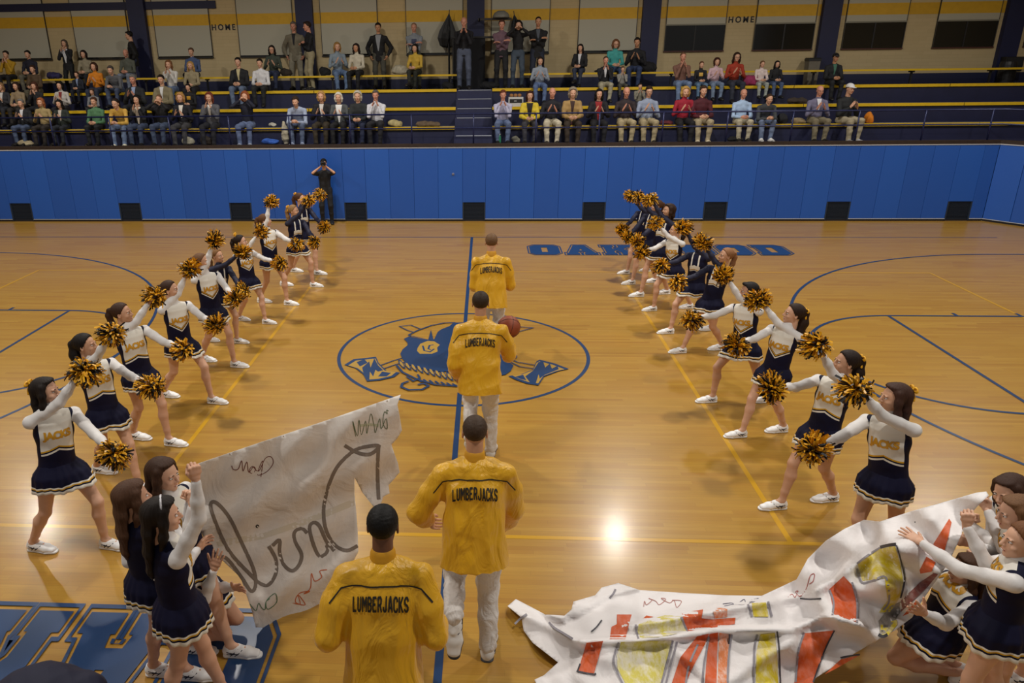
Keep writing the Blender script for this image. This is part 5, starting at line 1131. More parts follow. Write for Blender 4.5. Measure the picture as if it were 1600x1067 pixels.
# ------------------------------------------------------------------ spectators
def slotless(me):
    if not me.materials: me.materials.append(None)
    return me
TPL = {}
def template(pose, male):
    k = (pose, male)
    if k in TPL: return TPL[k]
    H = 1.76 if male else 1.66; q = H/1.76; sit = not pose.startswith('stand'); S = {}
    if sit:
        pel = V(0, .02, .515); neck = V(0, -.01, .515+.505*q); hd = V(0, -.045, .515+.685*q); feet = [(-.12, -.40, .085), (.12, -.42, .085)]
        if pose == 'lean': neck = V(0, -.24, .515+.42*q); hd = V(0, -.31, .515+.56*q)
        if pose == 'cross': feet = [(-.10, -.40, .085), (-.02, -.62, .20)]
    else:
        pel = V(0, .0, .53*H); neck = V(0, -.01, .53*H+.51*q); hd = V(0, -.035, .53*H+.69*q); feet = [(-.12, 0, .085), (.12, -.03, .085)]
    z0 = neck[2]; hands = ('relax', 'relax'); hdirs = (None, None); palms = (None, None); p = pose.replace('stand_', '')
    # left hand lies on +x when facing -y
    if p == 'clap': wr = [(.10, -.26, z0-.24), (-.10, -.27, z0-.22)]; hands = ('flat', 'flat'); hdirs = ((-.35, -.35, .8), (.35, -.35, .8)); palms = ((-1, 0, 0), (1, 0, 0))
    elif p == 'chin': wr = [(.075, -.20, z0-.07), (-.075, -.20, z0-.07)]; hands = ('flat', 'flat'); hdirs = ((-.3, -.1, .9), (.3, -.1, .9)); palms = ((-1, 0, 0), (1, 0, 0))
    elif p == 'cam': wr = [(.09, -.17, z0+.10), (-.09, -.17, z0+.10)]; hands = ('grip', 'grip'); hdirs = ((-.5, -.2, .7), (.5, -.2, .7))
    elif p == 'down': wr = [(.24, -.04, .50*H), (-.24, -.04, .50*H)]
    elif p == 'fold': wr = [(-.06, -.22, z0-.26), (.08, -.24, z0-.22)]; hdirs = ((-1, 0, .2), (1, -.1, .2))
    elif p == 'lean': wr = [(.07, -.52, .60), (-.07, -.52, .60)]; hands = ('relax', 'relax'); hdirs = ((-.6, -.6, .2), (.6, -.6, .2))
    else: wr = [(.09, -.33, .63), (-.09, -.34, .63)]; hdirs = ((-.6, -.6, -.1), (.6, -.6, -.1))
    # index 0 = left (+x side)
    ft = [(-f[0], f[1], f[2]) for f in feet] if True else feet
    J = joints(H, pel, neck, (0, -1, 0), hd, (0, -1, -.06 if sit else -.12), ft, wr, [(.12, -1, 0), (-.12, -1, 0)], [(.15, -1, .6)]*1+[(-.15, -1, .6)], [(.7, .5, -1), (-.7, .5, -1)], male=male)
    h = .016
    S['body'] = slotless(body_mesh(J, h, hands, False, palms, hdirs, slim=.8)); S['shirt'] = slotless(top_mesh(J, h, r=.046, grow=.012, length=.05 if sit else .10, fold=folds(.004, 22, len(pose)), wr=.95, collar=True))
    S['coat'] = slotless(top_mesh(J, h, r=.052, grow=.020, length=.07 if sit else .16, baggy=.02, fold=folds(.006, 16, len(pose)+3), wr=.98))
    S['trousers'] = slotless(pants_mesh(J, h, r=.088, cuff=.056, fold=folds(.004, 20, 2), hem=.0, top=.03, grow=.006))
    for nm, l_, w_ in (('inset', .27, .055), ('inset2', .40, .085)):
        par = S['coat']; bv = bvh(par); vs = [(-w_, .02, 0), (w_, .02, 0), (w_*.55, -l_*.5, 0), (0.012, -l_, 0), (-0.012, -l_, 0), (-w_*.55, -l_*.5, 0)]
        o = project(None, bv, J['neck']-J['up']*.02, -J['R'], J['up'], -J['fwd'], vs, [(5, 4, 3, 2), (5, 2, 1, 0)], None, 'x', .006, cuts=.03); me = o.data; bpy.data.objects.remove(o); S[nm] = slotless(me)
        bv = bvh(S['shirt']); vs2 = [(-.07, .07, 0), (.07, .07, 0), (.07, -.05, 0), (-.07, -.05, 0)]
    o = project(None, bv, J['pel']+J['up']*.32, -J['R'], J['up'], -J['fwd'], vs2, [(3, 2, 1, 0)], None, 'x', .006, cuts=.03); S['print'] = slotless(o.data); bpy.data.objects.remove(o)
    S['J'] = J; TPL[k] = S; return S
slotless(SHOE_LO)
def child(nm, me, m_, root, M=None, loc=None, sc=1.0):
    o = link(nm, me); o.material_slots[0].link = 'OBJECT'; o.material_slots[0].material = m_
    if M is None: o.parent = root
    else: place(o, root, M, loc, sc)
    return o
GL = MB()
for s_ in (-1, 1): GL.tube([(s_*.034+.022*math.cos(a), .104, .004+.017*math.sin(a)) for a in np.linspace(0, 6.283, 13)], .0022, 5, False); GL.tube([(s_*.056, .102, .008), (s_*.078, .0, .012)], .002, 5)
GL.tube([(-.012, .108, .006), (.012, .108, .006)], .002, 5); GLASSES = slotless(GL.mesh())
def cap_mesh():
    F_ = Fld((-.13, -.15, 0), (.13, .22, .16), .006); F_.ell((0, -.014, .045), (.090, .108, .088), k=0); F_.cut((0, 0, .045), (0, .1, -1)); F_.loft([(0, .06, .05), (0, .16, .045)], [(.07, .008), (.05, .006)], V(1, 0, 0), .01); return np_mesh([F_.out()])
CAPM = slotless(cap_mesh())
SK = {'p': 'CFA084', 't': 'BD8A68', 'r': 'C98E76', 'b': '7A4E36'}
ROWS = {1: (R1Y, R1Z), 2: (R2Y, R2Z), 3: (R3Y, R3Z), 4: (R4Y, R4Z)}
def spectator(px, py, row, pose, male, hair, hc, top, tc, pc, label, inset=None, shoes='1A1818', sk='p', turn=0, glasses=False, pr=None, cap=None, kid=False, grp=None):
    sit = row in ROWS; Tm = template(pose, male); J = Tm['J']; top_loc = J['head'][2]+.115
    if sit:
        Ys, zs = ROWS[row]; Y = Ys+.16; hy = Y+J['head'][1]; z = AY(px, py, hy)[2]; sc = (z-zs)/(top_loc-.43); lo_, hi_ = (.62, .90) if kid else (.92, 1.12); sc = min(hi_, max(lo_, sc)); rz = zs-.43*sc; x = AY(px, py+10, hy)[0]
    else:
        Y = row; z = AY(px, py, Y)[2]; fz = R3Z-.04; sc = min(1.12, max(.85, (z-fz)/top_loc)); rz = fz; x = AY(px, py+10, Y)[0]
    root = empty('spectator', (x, Y, rz), math.radians(turn)); root.scale = (sc,)*3; tag(root, label, 'person', grp)
    child('body', Tm['body'], skin(SK[sk]), root); kindm = 'coat' if top == 'c' else 'shirt'
    child('coat' if top == 'c' else 'shirt', Tm[kindm], mat(tc, .8, .12, 14), root); child('trousers', Tm['trousers'], mat(pc, .8, .15, 12), root)
    if inset: child('shirt_front', Tm['inset2' if top == 'c' and len(inset) > 6 else 'inset'], mat(inset[:6], .8), root)
    if pr: child('print', Tm['print'], mat(pr, .7), root)
    for i in (0, 1): M = frame(V(0, 0, 1), J['fd'][i]*V(1, 1, 0)); child('shoe', SHOE_LO, mat(shoes, .5), root, M, J['an'][i]-V(0, 0, .085)+M[:, 1]*.03, 1.0)
    k = .97*(J['H']/1.7)**.5
    if hair != 'none': child('hair', slotless(hair_mesh(hair)), hairm(hc), root, J['HM'], J['head'], k*1.01)
    for i in (0, 1): child('eye', IRIS[i], IRIS_M, root, J['HM'], J['head'], k*1.01)
    child('mouth', MOUTH, LIP, root, J['HM'], J['head'], k)
    if glasses: child('glasses', GLASSES, mat('222224', .3), root, J['HM'], J['head'], k)
    if cap: child('cap', CAPM, mat(cap, .6), root, J['HM'], J['head'], k*1.02)
    return root
F, T = False, True
JE, KH, BK, NV, GY = '3E4C66', '9A8E72', '17171B', '1C2036', '55565C'
P_ = [ # px, py, row, pose, male, hair, hair colour, top, colour, trousers, label
 (33, 155, 1, 'clap', T, 'short', '6E6A66', 'c', '17191F', '46536E', 'grey haired man in a black jacket and jeans, front row far left', dict(inset='CFCFD4')),
 (64, 153, 1, 'clap', F, 'mid', '9A5A34', 's', 'A08C60', '2A2420', 'red haired woman in a tan sweater, front row', {}),
 (93, 156, 1, 'clap', F, 'long', '15100E', 'c', '232B26', '20242C', 'long dark haired woman in a dark green jacket, front row left', dict(inset='B9B2A8')),
 (147, 152, 1, 'lap', T, 'short', '4A2E20', 's', '4E7A56', '16181C', 'person in a green hooded sweatshirt, front row left', {}),
 (181, 150, 1, 'lean', F, 'pony', '21160F', 's', 'C9A046', '6A7C9C', 'woman in a yellow sweater and light jeans, front row left', dict(shoes='D8D2B8')),
 (214, 149, 1, 'chin', F, 'bob', '0F0D0D', 'c', '131419', '3A4660', 'black haired woman in a black jacket with cream scarf, front row', dict(inset='C9BFAE11')),
 (249, 148, 1, 'cam', T, 'buzz', '6A4A34', 's', '15161A', '3F4C66', 'person in black with hands cupped at the mouth, front row', {}),
 (282, 145, 1, 'clap', F, 'bob', 'A87E48', 's', '14151F', '3C3C40', 'blonde woman in a navy sweater with white cuffs, front row', dict(inset='D9D5CC')),
 (327, 144, 1, 'chin', F, 'mid', '6E3524', 'c', '55565C', '1B1C24', 'auburn haired woman in a grey blazer over white shirt, front row', dict(inset='DAD8D4')),
 (383, 143, 1, 'cam', F, 'bob', '8A4A26', 's', '171A2C', '5A688A', 'red haired woman in navy holding something to her face, front row', dict(shoes='8E96A8')),
 (462, 151, 1, 'lean', T, 'short', '33241A', 's', '9AA6BE', '56637E', 'smiling man in a pale blue shirt leaning on the rail', dict(shoes='8F9AB4')),
 (502, 143, 1, 'clap', F, 'bob', 'A9814C', 'c', '15141A', '332A1C', 'short blonde woman in a black cardigan, front row', dict(inset='C9C4C0')),
 (529, 145, 1, 'clap', F, 'bob', 'C9C4B8', 'c', '4A4E50', '101014', 'white haired woman in a grey jacket and white blouse', dict(inset='DADADA11')),
 (559, 143, 1, 'lap', F, 'curly', 'B0AA9C', 'c', '1D2224', '1B2440', 'grey haired woman in a dark jacket, hands in her lap', {}),
 (587, 141, 1, 'chin', T, 'short', '5A554E', 's', 'C9CAD2', '1A1A20', 'man in a white shirt clapping at his chin, front row', dict(sk='r')),
 (786, 141, 1, 'chin', T, 'short', '6A3A24', 's', 'B3B2CC', '5F6F92', 'man in a lavender shirt and jeans beside the aisle steps', dict(sk='r')),
 (828, 142, 1, 'lap', F, 'mid', '3A1E18', 'c', 'CDB52E', '36363E', 'woman in a bright yellow jacket, front row', dict(inset='1A161211')),
 (863, 137, 1, 'clap', T, 'bald', '8A7A66', 's', '14141E', 'C6BDA6', 'bald man in a black sweater and cream trousers, front row', dict(sk='r')),
 (895, 136, 1, 'lap', F, 'curly', '8A8070', 'c', 'A08250', '352A20', 'grey haired woman in a tan jacket, front row', dict(inset='3A2420')),
 (936, 139, 1, 'clap', F, 'long', '14100F', 'c', '15131A', '121218', 'long black haired woman in black over a red top, front row', dict(inset='8A1A1E11')),
 (979, 136, 1, 'clap', T, 'bald', '9A8A74', 's', '2A2024', 'A89A78', 'older balding man in a dark plaid shirt and khaki trousers', dict(sk='r')),
 (1014, 135, 1, 'clap', T, 'short', '2E2218', 's', '8A95AC', 'A29474', 'man with glasses in a blue striped shirt and khakis', dict(glasses=T)),
 (1071, 135, 1, 'clap', F, 'bob', 'B08A48', 's', '93142C', '111016', 'blonde woman in a crimson sweater, front row', {}),
 (1099, 134, 1, 'lap', T, 'short', '3A2A20', 's', '4A1420', 'A89A7C', 'man in a maroon polo shirt and khakis, front row', dict(shoes='C8BCA4')),
 (1162, 139, 1, 'lap', T, 'bald', 'A08A74', 's', 'A3BCDC', 'B4AB92', 'bald man in a light blue shirt, front row', dict(sk='r')),
 (1202, 147, 1, 'lean', T, 'buzz', '3A2A1E', 's', '3E4246', '6D7C9A', 'balding man in a grey sweatshirt leaning forward, white shoes', dict(shoes='DAD8D4')),
 (1281, 134, 1, 'clap', T, 'bald', '6A5444', 's', '6F6C86', '7D745C', 'man with glasses in a grey lavender sweater, front row right', dict(inset='D0D2DA', glasses=T, sk='r')),
 (1327, 131, 1, 'clap', T, 'buzz', '4A3A2C', 'c', '1A1D20', 'A59A80', 'man in a white cap and dark jacket at the right end', dict(cap='D4D4D6', shoes='9A9A9E', turn=15)),
 (26, 132, 2, 'lap', F, 'bob', '2A1A14', 's', '8E7C60', '2A2624', 'dark haired woman in a beige knit, second row far left', {}),
 (54, 129, 2, 'chin', F, 'mid', '4A2A1E', 'c', '1A1A1E', '1C1C22', 'woman in a dark jacket with clasped hands, second row left', {}),
 (95, 135, 2, 'clap', F, 'curly', '0E0B0B', 's', 'B9B4AE', '1E1C22', 'curly black haired woman with white sleeves, second row left', dict(inset='7A2420')),
 (3, 137, 2, 'clap', F, 'mid', '8A6A48', 'c', '2A2A30', '2A2C34', 'fair haired woman cut by the left edge of the photo', dict(inset='D0CCC8')),
 (144, 139, 2, 'lap', T, 'short', '4A3222', 's', '77797C', '26262C', 'child in a grey hooded top behind the green sweatshirt', dict(kid=T)),
 (208, 117, 2, 'clap', T, 'short', '6E6C68', 'c', '1E2124', '1C1E24', 'grey haired man in a dark suit and pale blue shirt', dict(inset='8FA0C0', sk='r')),
 (252, 117, 2, 'lap', T, 'short', '1E1612', 'c', '7E7458', '26242A', 'dark haired man in an olive tan jacket and white shirt', dict(inset='D4D4D4')),
 (294, 131, 2, 'lap', T, 'short', '1E1612', 's', '121216', '1C1C24', 'boy in a black shirt with a gold print', dict(pr='C08E1C', kid=T)),
 (1000, 130, 2, 'chin', F, 'short', '20160F', 's', '7E7A6C', '2C2C34', 'child with hands at the face behind the striped shirt man', dict(kid=T)),
 (52, 105, 3, 'lap', F, 'short', '3A2418', 'c', '4E3C28', '5E5846', 'woman in a brown patterned jacket, third row far left', {}),
 (120, 112, 3, 'lap', T, 'short', '3A2618', 'c', '161A28', '1C202C', 'boy in a dark navy jacket, third row left', dict(kid=T, inset='7F8FB0')),
 (147, 98, 3, 'clap', F, 'bob', '3A2216', 's', 'D07E14', '2A3246', 'woman in an orange hooded sweatshirt, third row', {}),
 (173, 103, 3, 'lean', T, 'short', '4A4440', 's', '5B5C60', '44506A', 'man in a grey sweater leaning forward, third row left', {}),
 (264, 94, 3, 'chin', F, 'mid', '7A5232', 's', 'C9C6C0', '5A6C8C', 'woman in a white sweater and jeans, third row left', {}),
 (298, 96, 3, 'lap', F, 'long', 'B08A50', 's', '93876A', '16161C', 'long haired blonde in a beige top, third row', {}),
 (372, 90, 3, 'lap', T, 'short', '14100E', 'c', '131419', '5E6E88', 'dark haired man in a black jacket and pale jeans, third row', dict(inset='B9AE84')),
 (406, 92, 3, 'lap', T, 'short', '1A1410', 's', 'CFCFD2', '1C1E20', 'young man in a white polo shirt, hands together', {}),
 (844, 89, 3, 'clap', F, 'mid', '24180F', 's', '8E97A4', '5A6E96', 'woman in a pale grey sweater and jeans right of the aisle', {}),
 (945, 111, 3, 'chin', T, 'buzz', '3A2A20', 's', '15151A', 'A39C84', 'man in black with white sleeves behind the plaid shirt man', dict(sk='r', inset='D8D8DC')),
 (972, 115, 3, 'chin', T, 'short', '5A4430', 's', '8C8A84', '4A4840', 'child in a grey shirt, hands at the mouth', dict(kid=T)),
 (1301, 110, 3, 'lap', T, 'short', '15110F', 'c', '131519', '16181C', 'man in a black jacket and cap sitting beside the grey bin', dict(inset='3E6A58', cap='1A1A1E', sk='t')),
 (1067, 82, 3, 'chin', T, 'buzz', '6A4A38', 's', '7A5648', '6C80A2', 'balding man in a brown shirt and jeans, third row right', dict(sk='r')),
 (1096, 96, 3, 'lap', F, 'pony', '5A3A24', 's', '14141A', '5E7A98', 'child in a black sweatshirt with a gold print, right block', dict(kid=T, pr='C9A14A')),
 (1120, 91, 3, 'clap', F, 'curly', '3A1E14', 's', 'C7A8B0', '6D7E98', 'curly haired girl in a pink and white top', dict(kid=T)),
 (1151, 82, 3, 'clap', F, 'long', '2E1C12', 's', '9A3018', '2A2E3C', 'long haired woman in a rust red sweater with glasses', dict(glasses=T)),
 (1191, 95, 3, 'lap', F, 'pony', '6A4A30', 's', 'D3C3C0', '9AA09A', 'girl in a pale pink blouse, hands in her lap', dict(kid=T)),
 (1214, 95, 3, 'lap', F, 'long', '100C0C', 's', '131318', '46587A', 'girl in a black sweatshirt with long black hair', dict(kid=T)),
 (11, 85, 4, 'chin', T, 'short', '1E1612', 's', 'B28A1C', '1A1A1E', 'man in a mustard yellow shirt at the far left', {}),
 (44, 80, 4, 'lap', T, 'short', '15110F', 's', '16182A', '6A6658', 'man in a dark navy sweater on the top bench far left', {}),
 (131, 79, 4, 'lap', F, 'bob', '1C1210', 's', '8F866F', '2A2A30', 'dark haired woman in a cream top by the back wall', {}),
 (197, 78, 4, 'lap', T, 'bald', '6A4436', 's', '55584E', '7D8698', 'bald man in a grey green sweater on the top bench', dict(sk='r')),
 (299, 75, 4, 'down' if F else 'lap', T, 'short', '5A4434', 's', '44557A', '1A1C26', 'man in a blue shirt on the top bench below the window', {}),
 (425, 71, 4, 'clap', F, 'long', '1C1410', 's', '3A4238', '262E48', 'woman with glasses in a dark green sweater', dict(glasses=T)),
 (526, 66, 4, 'clap', F, 'mid', '94703E', 's', '7C8A96', '5A6F90', 'blonde in a grey sweatshirt turned to her neighbour', dict(turn=22)),
 (557, 68, 4, 'lap', F, 'long', '1C1210', 's', 'C4BCA8', '121216', 'dark haired woman in a cream blouse, black trousers', dict(turn=-10, sk='t')),
 (649, 69, 4, 'cross', F, 'mid', '120E0C', 's', 'C3A13A', '24261E', 'black haired woman in a yellow top, legs crossed', dict(turn=-15)),
 (907, 80, 4, 'cross', F, 'long', '15100E', 'c', '15161A', '2C3448', 'long black haired woman in a black jacket, legs crossed', dict(inset='D5D5D8', turn=-20)),
 (962, 62, 4, 'lap', F, 'bob', '6E4A30', 's', '3E9A96', '3C4E70', 'short haired woman in a turquoise sweater', dict(glasses=T)),
 (996, 59, 4, 'clap', T, 'short', '14100E', 's', '141419', '2C3A5C', 'dark haired man in a black sweater beside the turquoise sweater', dict(sk='t', turn=-15)),
 (102, 62, 13.55, 'stand_chin', F, 'mid', '4E453A', 'c', '131318', '121216', 'standing woman in a black suit and white blouse', dict(inset='D4D6DA11')),
 (204, 49, 13.60, 'stand_down', T, 'short', '14100E', 'c', '121214', '26304A', 'standing man in black beside the left pillar, in profile', dict(turn=-70)),
 (459, 34, 13.95, 'stand_down', T, 'short', '6A6058', 'c', '77705E', '8A8472', 'standing older man in a grey tan coat', dict(inset='1E1E22', sk='r')),
 (482, 34, 13.35, 'stand_fold', T, 'short', '2A1C14', 's', '15161C', '93896C', 'standing man in a black sweater and khakis, turned left', dict(turn=-60, sk='r')),
 (591, 36, 13.85, 'stand_down', T, 'short', '15110F', 'c', '111114', '4A483E', 'standing man in a long black coat and grey shirt', dict(inset='8C8F9411', sk='t')),
 (647, 36, 13.95, 'stand_fold', T, 'buzz', '8A6A54', 's', '80868E', '44463E', 'standing man in a grey sweatshirt with dark letters', dict(pr='3A405C', sk='r')),
 (725, 27, 12.95, 'stand_chin', T, 'bald', '7A5A48', 's', '13131A', '4C5468', 'standing man in a black sweater with white cuffs, in front of the pillar', dict(sk='r')),
 (784, 31, 13.05, 'stand_fold', T, 'short', '4A2E20', 's', '6A505C', '141418', 'standing man in a mauve short sleeved shirt', dict(sk='r')),
 (810, 32, 13.15, 'stand_cam', F, 'bob', '15100E', 's', '121216', '3E4A58', 'standing woman in black holding up a camera', {}),
 (841, 25, 13.35, 'stand_fold', T, 'buzz', '17110E', 'c', '131316', '1E2436', 'standing man with a goatee in a black jacket', dict(sk='t', inset='4E545E')),
]
for q in P_: spectator(*q[:11], **q[11])
# photographer against the blue wall
def photographer():
    Tm = template('stand_cam', True); J = Tm['J']; Y = FY-.30; z = AY(506, 248, Y)[2]; sc = z/(J['head'][2]+.115); x = AY(506, 258, Y)[0]
    root = empty('photographer', (x, Y, 0), .12); root.scale = (sc,)*3; tag(root, 'person in black photographing in front of the blue padded wall', 'person')
    child('body', Tm['body'], skin('C49474'), root); child('trousers', Tm['trousers'], mat('121318', .8, .1), root)
    child('shirt', slotless(top_mesh(J, .012, r=.052, grow=.016, length=.12, fold=folds(.004, 22, 6), both=(), wr=.5)), mat('14161B', .8, .1), root)
    F_ = Fld(*bounds(J), .012)
    for i in (0, 1): F_.cap(J['neck']-J['up']*.06, J['sh'][i], .055, .062, .03); F_.cap(J['sh'][i], J['sh'][i]*.25+J['el'][i]*.75, .062, .058, .02)
    child('sleeves', slotless(np_mesh([F_.out()])), mat('14161B', .8, .1), root)
    for i in (0, 1): M = frame(V(0, 0, 1), J['fd'][i]*V(1, 1, 0)); child('shoe', SHOE_LO, mat('131313', .5), root, M, J['an'][i]-V(0, 0, .085)+M[:, 1]*.03)
    child('hair', slotless(hair_mesh('short')), hairm('120E0C'), root, J['HM'], J['head'], .98)
    cm = empty('camera_body', (x, Y, 0), .12); bpy.data.objects.remove(cm)
    hp = Matrix.Rotation(.12, 4, 'Z')@Vector(J['head']*sc)+Vector((x, Y, 0)); ce = empty('camera', hp+Vector((0.02, -.17*sc, .01)), .12); tag(ce, 'black camera held to the eye by the photographer at the blue wall', 'camera')
    MB().box(-.065, .065, -.035, .035, -.045, .045).box(-.025, .025, -.03, .03, .045, .068).build('camera_housing', mat('0E0E10', .4), ce, bevel=.008)
    b = MB().lathe([(.034, 0), (.036, .05), (.042, .06), (.042, .10), (.036, .10), (.03, .09)], n=20).build('lens', mat('0B0B0D', .25), ce, smooth=True); b.rotation_euler = (math.pi/2, 0, 0); b.location = (0, -.03, 0)
photographer()

# ------------------------------------------------------------------ things lying about on the stand
def lump(px, py, row, w, d, h_, c, label, cat, name, seed=0, fold=.018, freq=14, floor=False, dy=.14):
    Ys, zs = ROWS[row] if row in ROWS else (row, R3Z-.04)
    if floor: zs = {1: SF, 2: R1Z, 3: R2Z, 4: R3Z-.04}[row]; Ys -= .34
    Y = Ys+dy; x = AY(px, py, Y)[0]; F_ = Fld((-w-.06, -d-.06, -.02), (w+.06, d+.06, h_*1.5+.08), .014)
    F_.ell((0, 0, h_*.42), (w*.92, d*.9, h_*.55), k=0); F_.ell((-w*.35, d*.1, h_*.55), (w*.5, d*.7, h_*.42), k=.05); F_.ell((w*.4, -d*.15, h_*.35), (w*.5, d*.7, h_*.38), k=.05); F_.cut((0, 0, .004), (0, 0, -1))
    v, f = F_.out(folds(fold, freq, seed)); v[:, 2] = np.maximum(v[:, 2], .002); o = link(name, np_mesh([(v, f)]), mat(c, .85, .25, 9)); o.location = (x, Y, zs); tag(o, label, cat); return o
LM = [(85, 122, 4, .26, .18, .22, '2A2650', 'pile of purple and navy coats on the top bench at left', 'coat', 'coat_pile', F), (39, 226, 1, .30, .14, .16, '9E9072', 'cream bag on the floor behind the railing at far left', 'bag', 'cloth_bag', T), (295, 222, 1, .20, .12, .22, '9C9886', 'pale grey patterned bag on the floor of the front row', 'bag', 'cloth_bag', T), (323, 221, 1, .20, .12, .24, '2E2620', 'dark brown bag beside the pale patterned bag', 'bag', 'cloth_bag', T),
 (422, 219, 1, .26, .14, .16, '2C55A8', 'crumpled blue plastic bag on the front row floor', 'bag', 'plastic_bag', T), (446, 214, 1, .11, .12, .62, 'A8A08C', 'cream jacket hanging down by the man leaning on the rail', 'jacket', 'jacket', T), (427, 208, 2, .13, .08, .10, 'BDB9AC', 'white cloth lying above the blue plastic bag', 'cloth', 'cloth', T), (617, 187, 1, .22, .14, .20, 'A79A6C', 'round tan bag on the front bench beside the white shirt man', 'bag', 'cloth_bag', F), (668, 185, 1, .38, .15, .16, '5A4A38', 'brown coat lying on the front bench left of the aisle', 'coat', 'folded_coat', F),
 (447, 116, 4, .20, .14, .24, '2A221A', 'dark brown round bag on the top bench', 'bag', 'cloth_bag', F), (508, 116, 4, .20, .14, .26, '101014', 'black bag on the top bench next to the blonde', 'bag', 'cloth_bag', F), (626, 115, 4, .30, .2, .30, 'A39C88', 'pale blanket on the top bench beside the yellow top', 'blanket', 'blanket', F), (765, 128, 12.9, .34, .18, .22, '0E0E12', 'black equipment bag on the floor behind the aisle', 'bag', 'equipment_bag', F), (700, 128, 12.9, .2, .15, .22, '0E0E12', 'small black equipment bag left of the standing man', 'bag', 'equipment_bag', F),
 (1012, 110, 4, .28, .18, .30, '0F0F13', 'large black coat on the top bench beside the man in black', 'coat', 'folded_coat', F), (938, 112, 4, .20, .12, .08, '121216', 'flat black bag on the top bench near the turquoise sweater', 'bag', 'cloth_bag', F), (1172, 128, 3, .24, .16, .30, '8A2A52', 'magenta flowered coat between the rust sweater and the pink blouse', 'coat', 'folded_coat', F), (1246, 158, 2, .30, .16, .18, '3A3028', 'dark brown coat lying on the second bench at right', 'coat', 'folded_coat', F), (1247, 190, 1, .20, .12, .16, '8A7A5C', 'tan bag on the front bench', 'bag', 'cloth_bag', F), (1222, 188, 1, .16, .14, .28, '14151B', 'black backpack on the front bench', 'backpack', 'backpack', F),
 (1148, 224, 1, .22, .10, .12, '0D0D10', 'black coat on the floor edge below the blue shirt man', 'coat', 'folded_coat', T), (1356, 192, 1, .12, .14, .30, 'D07A18', 'orange cushion beside the man in the white cap', 'cushion', 'cushion', F), (1042, 188, 1, .20, .14, .12, '571A24', 'dark red cloth on the front bench', 'cloth', 'cloth', F), (890, 190, 1, .10, .14, .16, '4A1A2A', 'maroon bag squeezed on the front bench beside the tan jacket', 'bag', 'cloth_bag', F), (806, 215, 1, .13, .1, .18, '6E6C60', 'clear plastic bag of snacks on the floor beside the yellow jacket', 'bag', 'plastic_bag', T)]
for k, q in enumerate(LM): lump(q[0], q[1], q[2], *q[3:7], q[7], q[8], q[9], seed=k, floor=q[10])
x_ = AY(806, 152, R2Y+.15)[0]; bxr = empty('cardboard_box', (x_, R2Y+.16, R2Z)); tag(bxr, 'white box with a black label on the second bench', 'box')
MB().box(-.20, .20, -.12, .12, 0, .25).build('carton', mat('C9C8C6', .6), bxr, bevel=.004); MB().box(-.17, .17, -.125, -.118, .10, .20).build('label', mat('1C1C20', .6), bxr); MB().box(-.05, .02, -.128, -.124, .14, .165).build('label_mark', mat('B0B0B0', .6), bxr)
for k in range(3):
    o = link('wrapped_snack', np_mesh([blob((0, 0, .045), .05, 8, (1.1, 1, .9))]), mat('9A6A3C', .6, .2)); o.location = (x_-.12+.11*k, R2Y+.16, R2Z+.25); tag(o, ['left', 'middle', 'right'][k]+' of the three brown wrapped snacks on the white box', 'snack', 'wrapped snacks on the white box')
b_ = AY(781, 213, R1Y-.30); bo_ = empty('bottle', (b_[0], R1Y-.30, SF)); tag(bo_, 'green plastic bottle on the floor beside the man in lavender', 'bottle')
MB().lathe([(.032, 0), (.034, .02), (.034, .15), (.014, .20), (.014, .215)], n=14).build('bottle_body', mat('2E7A5C', .2), bo_, smooth=True); MB().lathe([(.016, .215), (.016, .24)], n=12).build('bottle_cap', mat('C9CCCA', .4), bo_)
# grey bin, dark barrel and speaker
bn = AY(1268, 112, 13.9); r_ = empty('waste_bin', (bn[0], 13.92, R3Z-.04)); tag(r_, 'tall grey waste bin with a dark lid in front of the pillar', 'bin'); MB().lathe([(.20, 0), (.23, .66), (.23, .68)], n=4).build('bin_body', mat('6E675A', .6, .1), r_).rotation_euler = (0, 0, math.pi/4); o = MB().lathe([(.25, .66), (.25, .72), (.22, .75)], n=4).build('lid', mat('1A1A1C', .5), r_); o.rotation_euler = (0, 0, math.pi/4)
x_ = AY(1568, 120, 13.7)[0]; o = MB().lathe([(.20, 0), (.22, .12), (.22, .5), (.20, .58), (.18, .58)], n=20).build('barrel', mat('1C1B1E', .5), None, smooth=False); o.location = (x_, 13.6, R3Z-.04); tag(o, 'dark barrel standing by the right hand pillar', 'barrel')
p_ = AY(1583, 100, 13.9); r_ = empty('loudspeaker', (p_[0], 13.95, p_[2]-.2)); tag(r_, 'black loudspeaker box fixed beside the rightmost pillar', 'loudspeaker'); MB().box(-.28, .22, -.15, .12, 0, .40).build('cabinet', mat('121213', .6), r_, bevel=.01); MB().box(-.25, .19, -.16, -.15, .03, .37).build('grille', mat('1C1C1E', .7), r_); MB().box(-.05, .05, .12, .30, .1, .3).build('bracket', mat('202022', .5), r_)
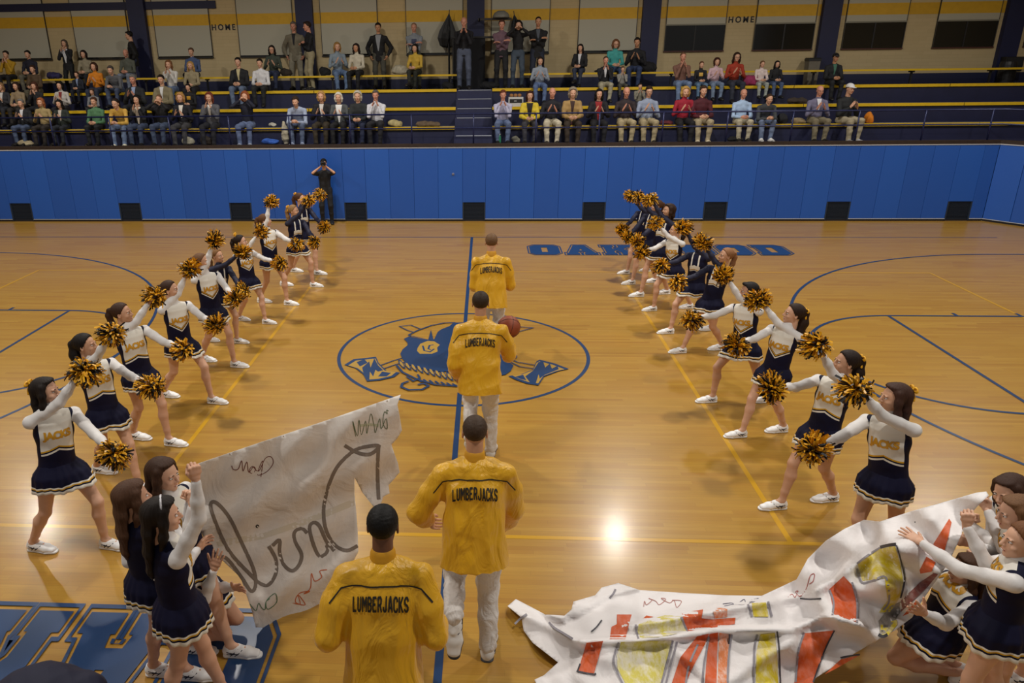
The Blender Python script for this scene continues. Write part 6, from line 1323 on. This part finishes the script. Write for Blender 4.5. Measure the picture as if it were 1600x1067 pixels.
# folded black umbrellas, stand, counter and grey dome by the middle pillar
def umbrella(px, py, Y, h_, r0, label, tilt):
    p = AY(px, py, Y); rt = empty('umbrella', p); tag(rt, label, 'umbrella', 'black umbrellas by the middle pillar'); n = 9; vs = [(0, 0, 0)]; fs = []
    prof_ = [(.10, .10), (.45, .3), (.85, .55), (1.0, .75), (.7, .95), (.35, 1.0)]
    for a_, b_2 in prof_: vs += [(r0*a_*math.cos(2*math.pi*k/(2*n))*(1 if k % 2 == 0 else .72), r0*a_*.6*math.sin(2*math.pi*k/(2*n))*(1 if k % 2 == 0 else .72), -h_*b_2) for k in range(2*n)]
    m2 = 2*n; fs += [(0, 1+(k+1) % m2, 1+k) for k in range(m2)]
    for i in range(len(prof_)-1): fs += [(1+i*m2+k, 1+i*m2+(k+1) % m2, 1+(i+1)*m2+(k+1) % m2, 1+(i+1)*m2+k) for k in range(m2)]
    fs.append(tuple(1+(len(prof_)-1)*m2+k for k in range(m2))); link('canopy', pydata(vs, fs), mat('0E0F11', .6), rt); MB().tube([(0, 0, .05), (0, 0, -h_*1.15)], .012).build('shaft', mat('1A1A1C', .4), rt); rt.rotation_euler = (0, tilt, 0); return p
p = umbrella(702, 18, 13.9, 1.0, .30, 'large black folded umbrella left of the pillar', .10)
MB_ = MB().tube([(0, 0, 0), (0, 0, 1.75)], .03, 8); o = MB_.build('pole', mat('101012', .5)); o.location = (AY(702, 120, 13.8)[0], 13.8, R3Z-.04); tag(o, 'black upright pole under the large folded umbrella', 'pole')
umbrella(803, 20, 14.0, .6, .16, 'small black folded umbrella right of the grey dome', -.15)
cn = AY(745, 60, 13.75); r_ = empty('scorer_counter', (cn[0], 13.75, R3Z-.04)); tag(r_, 'black draped counter behind the standing man at the middle pillar', 'counter'); zc = AY(745, 57, 13.75)[2]-(R3Z-.04)
MB().box(-.75, .95, -.22, .25, zc-.05, zc).build('counter_top', mat('101114', .5), r_); MB().box(-.70, .25, -.18, .22, 0, zc-.05).build('drape', mat('0E0F16', .8), r_); 
for x in (-.7, .9): MB().box(x-.02, x+.02, -.2, -.16, 0, zc-.05).build('leg', mat('141416', .5), r_)
ar = AY(778, 30, 13.6); r_ = empty('wall_bracket', ar); tag(r_, 'dark horizontal arm carrying the grey dome beside the pillar', 'bracket'); MB().box(-.55, .40, -.03, .03, -.03, .035).build('arm', mat('2A2420', .6), r_); MB().box(-.58, -.52, -.03, .65, -.03, .035).build('wall_arm', mat('2A2420', .6), r_)
o = MB().lathe([(.0, .20), (.10, .19), (.20, .13), (.245, .05), (.25, 0), (.22, 0)][1:], n=24).build('dome_lamp', mat('7A7870', .5, .1), None, smooth=True); o.location = (AY(783, 22, 13.6)[0], 13.6, ar[2]+.035); tag(o, 'grey dome resting on the dark arm by the middle pillar', 'lamp')
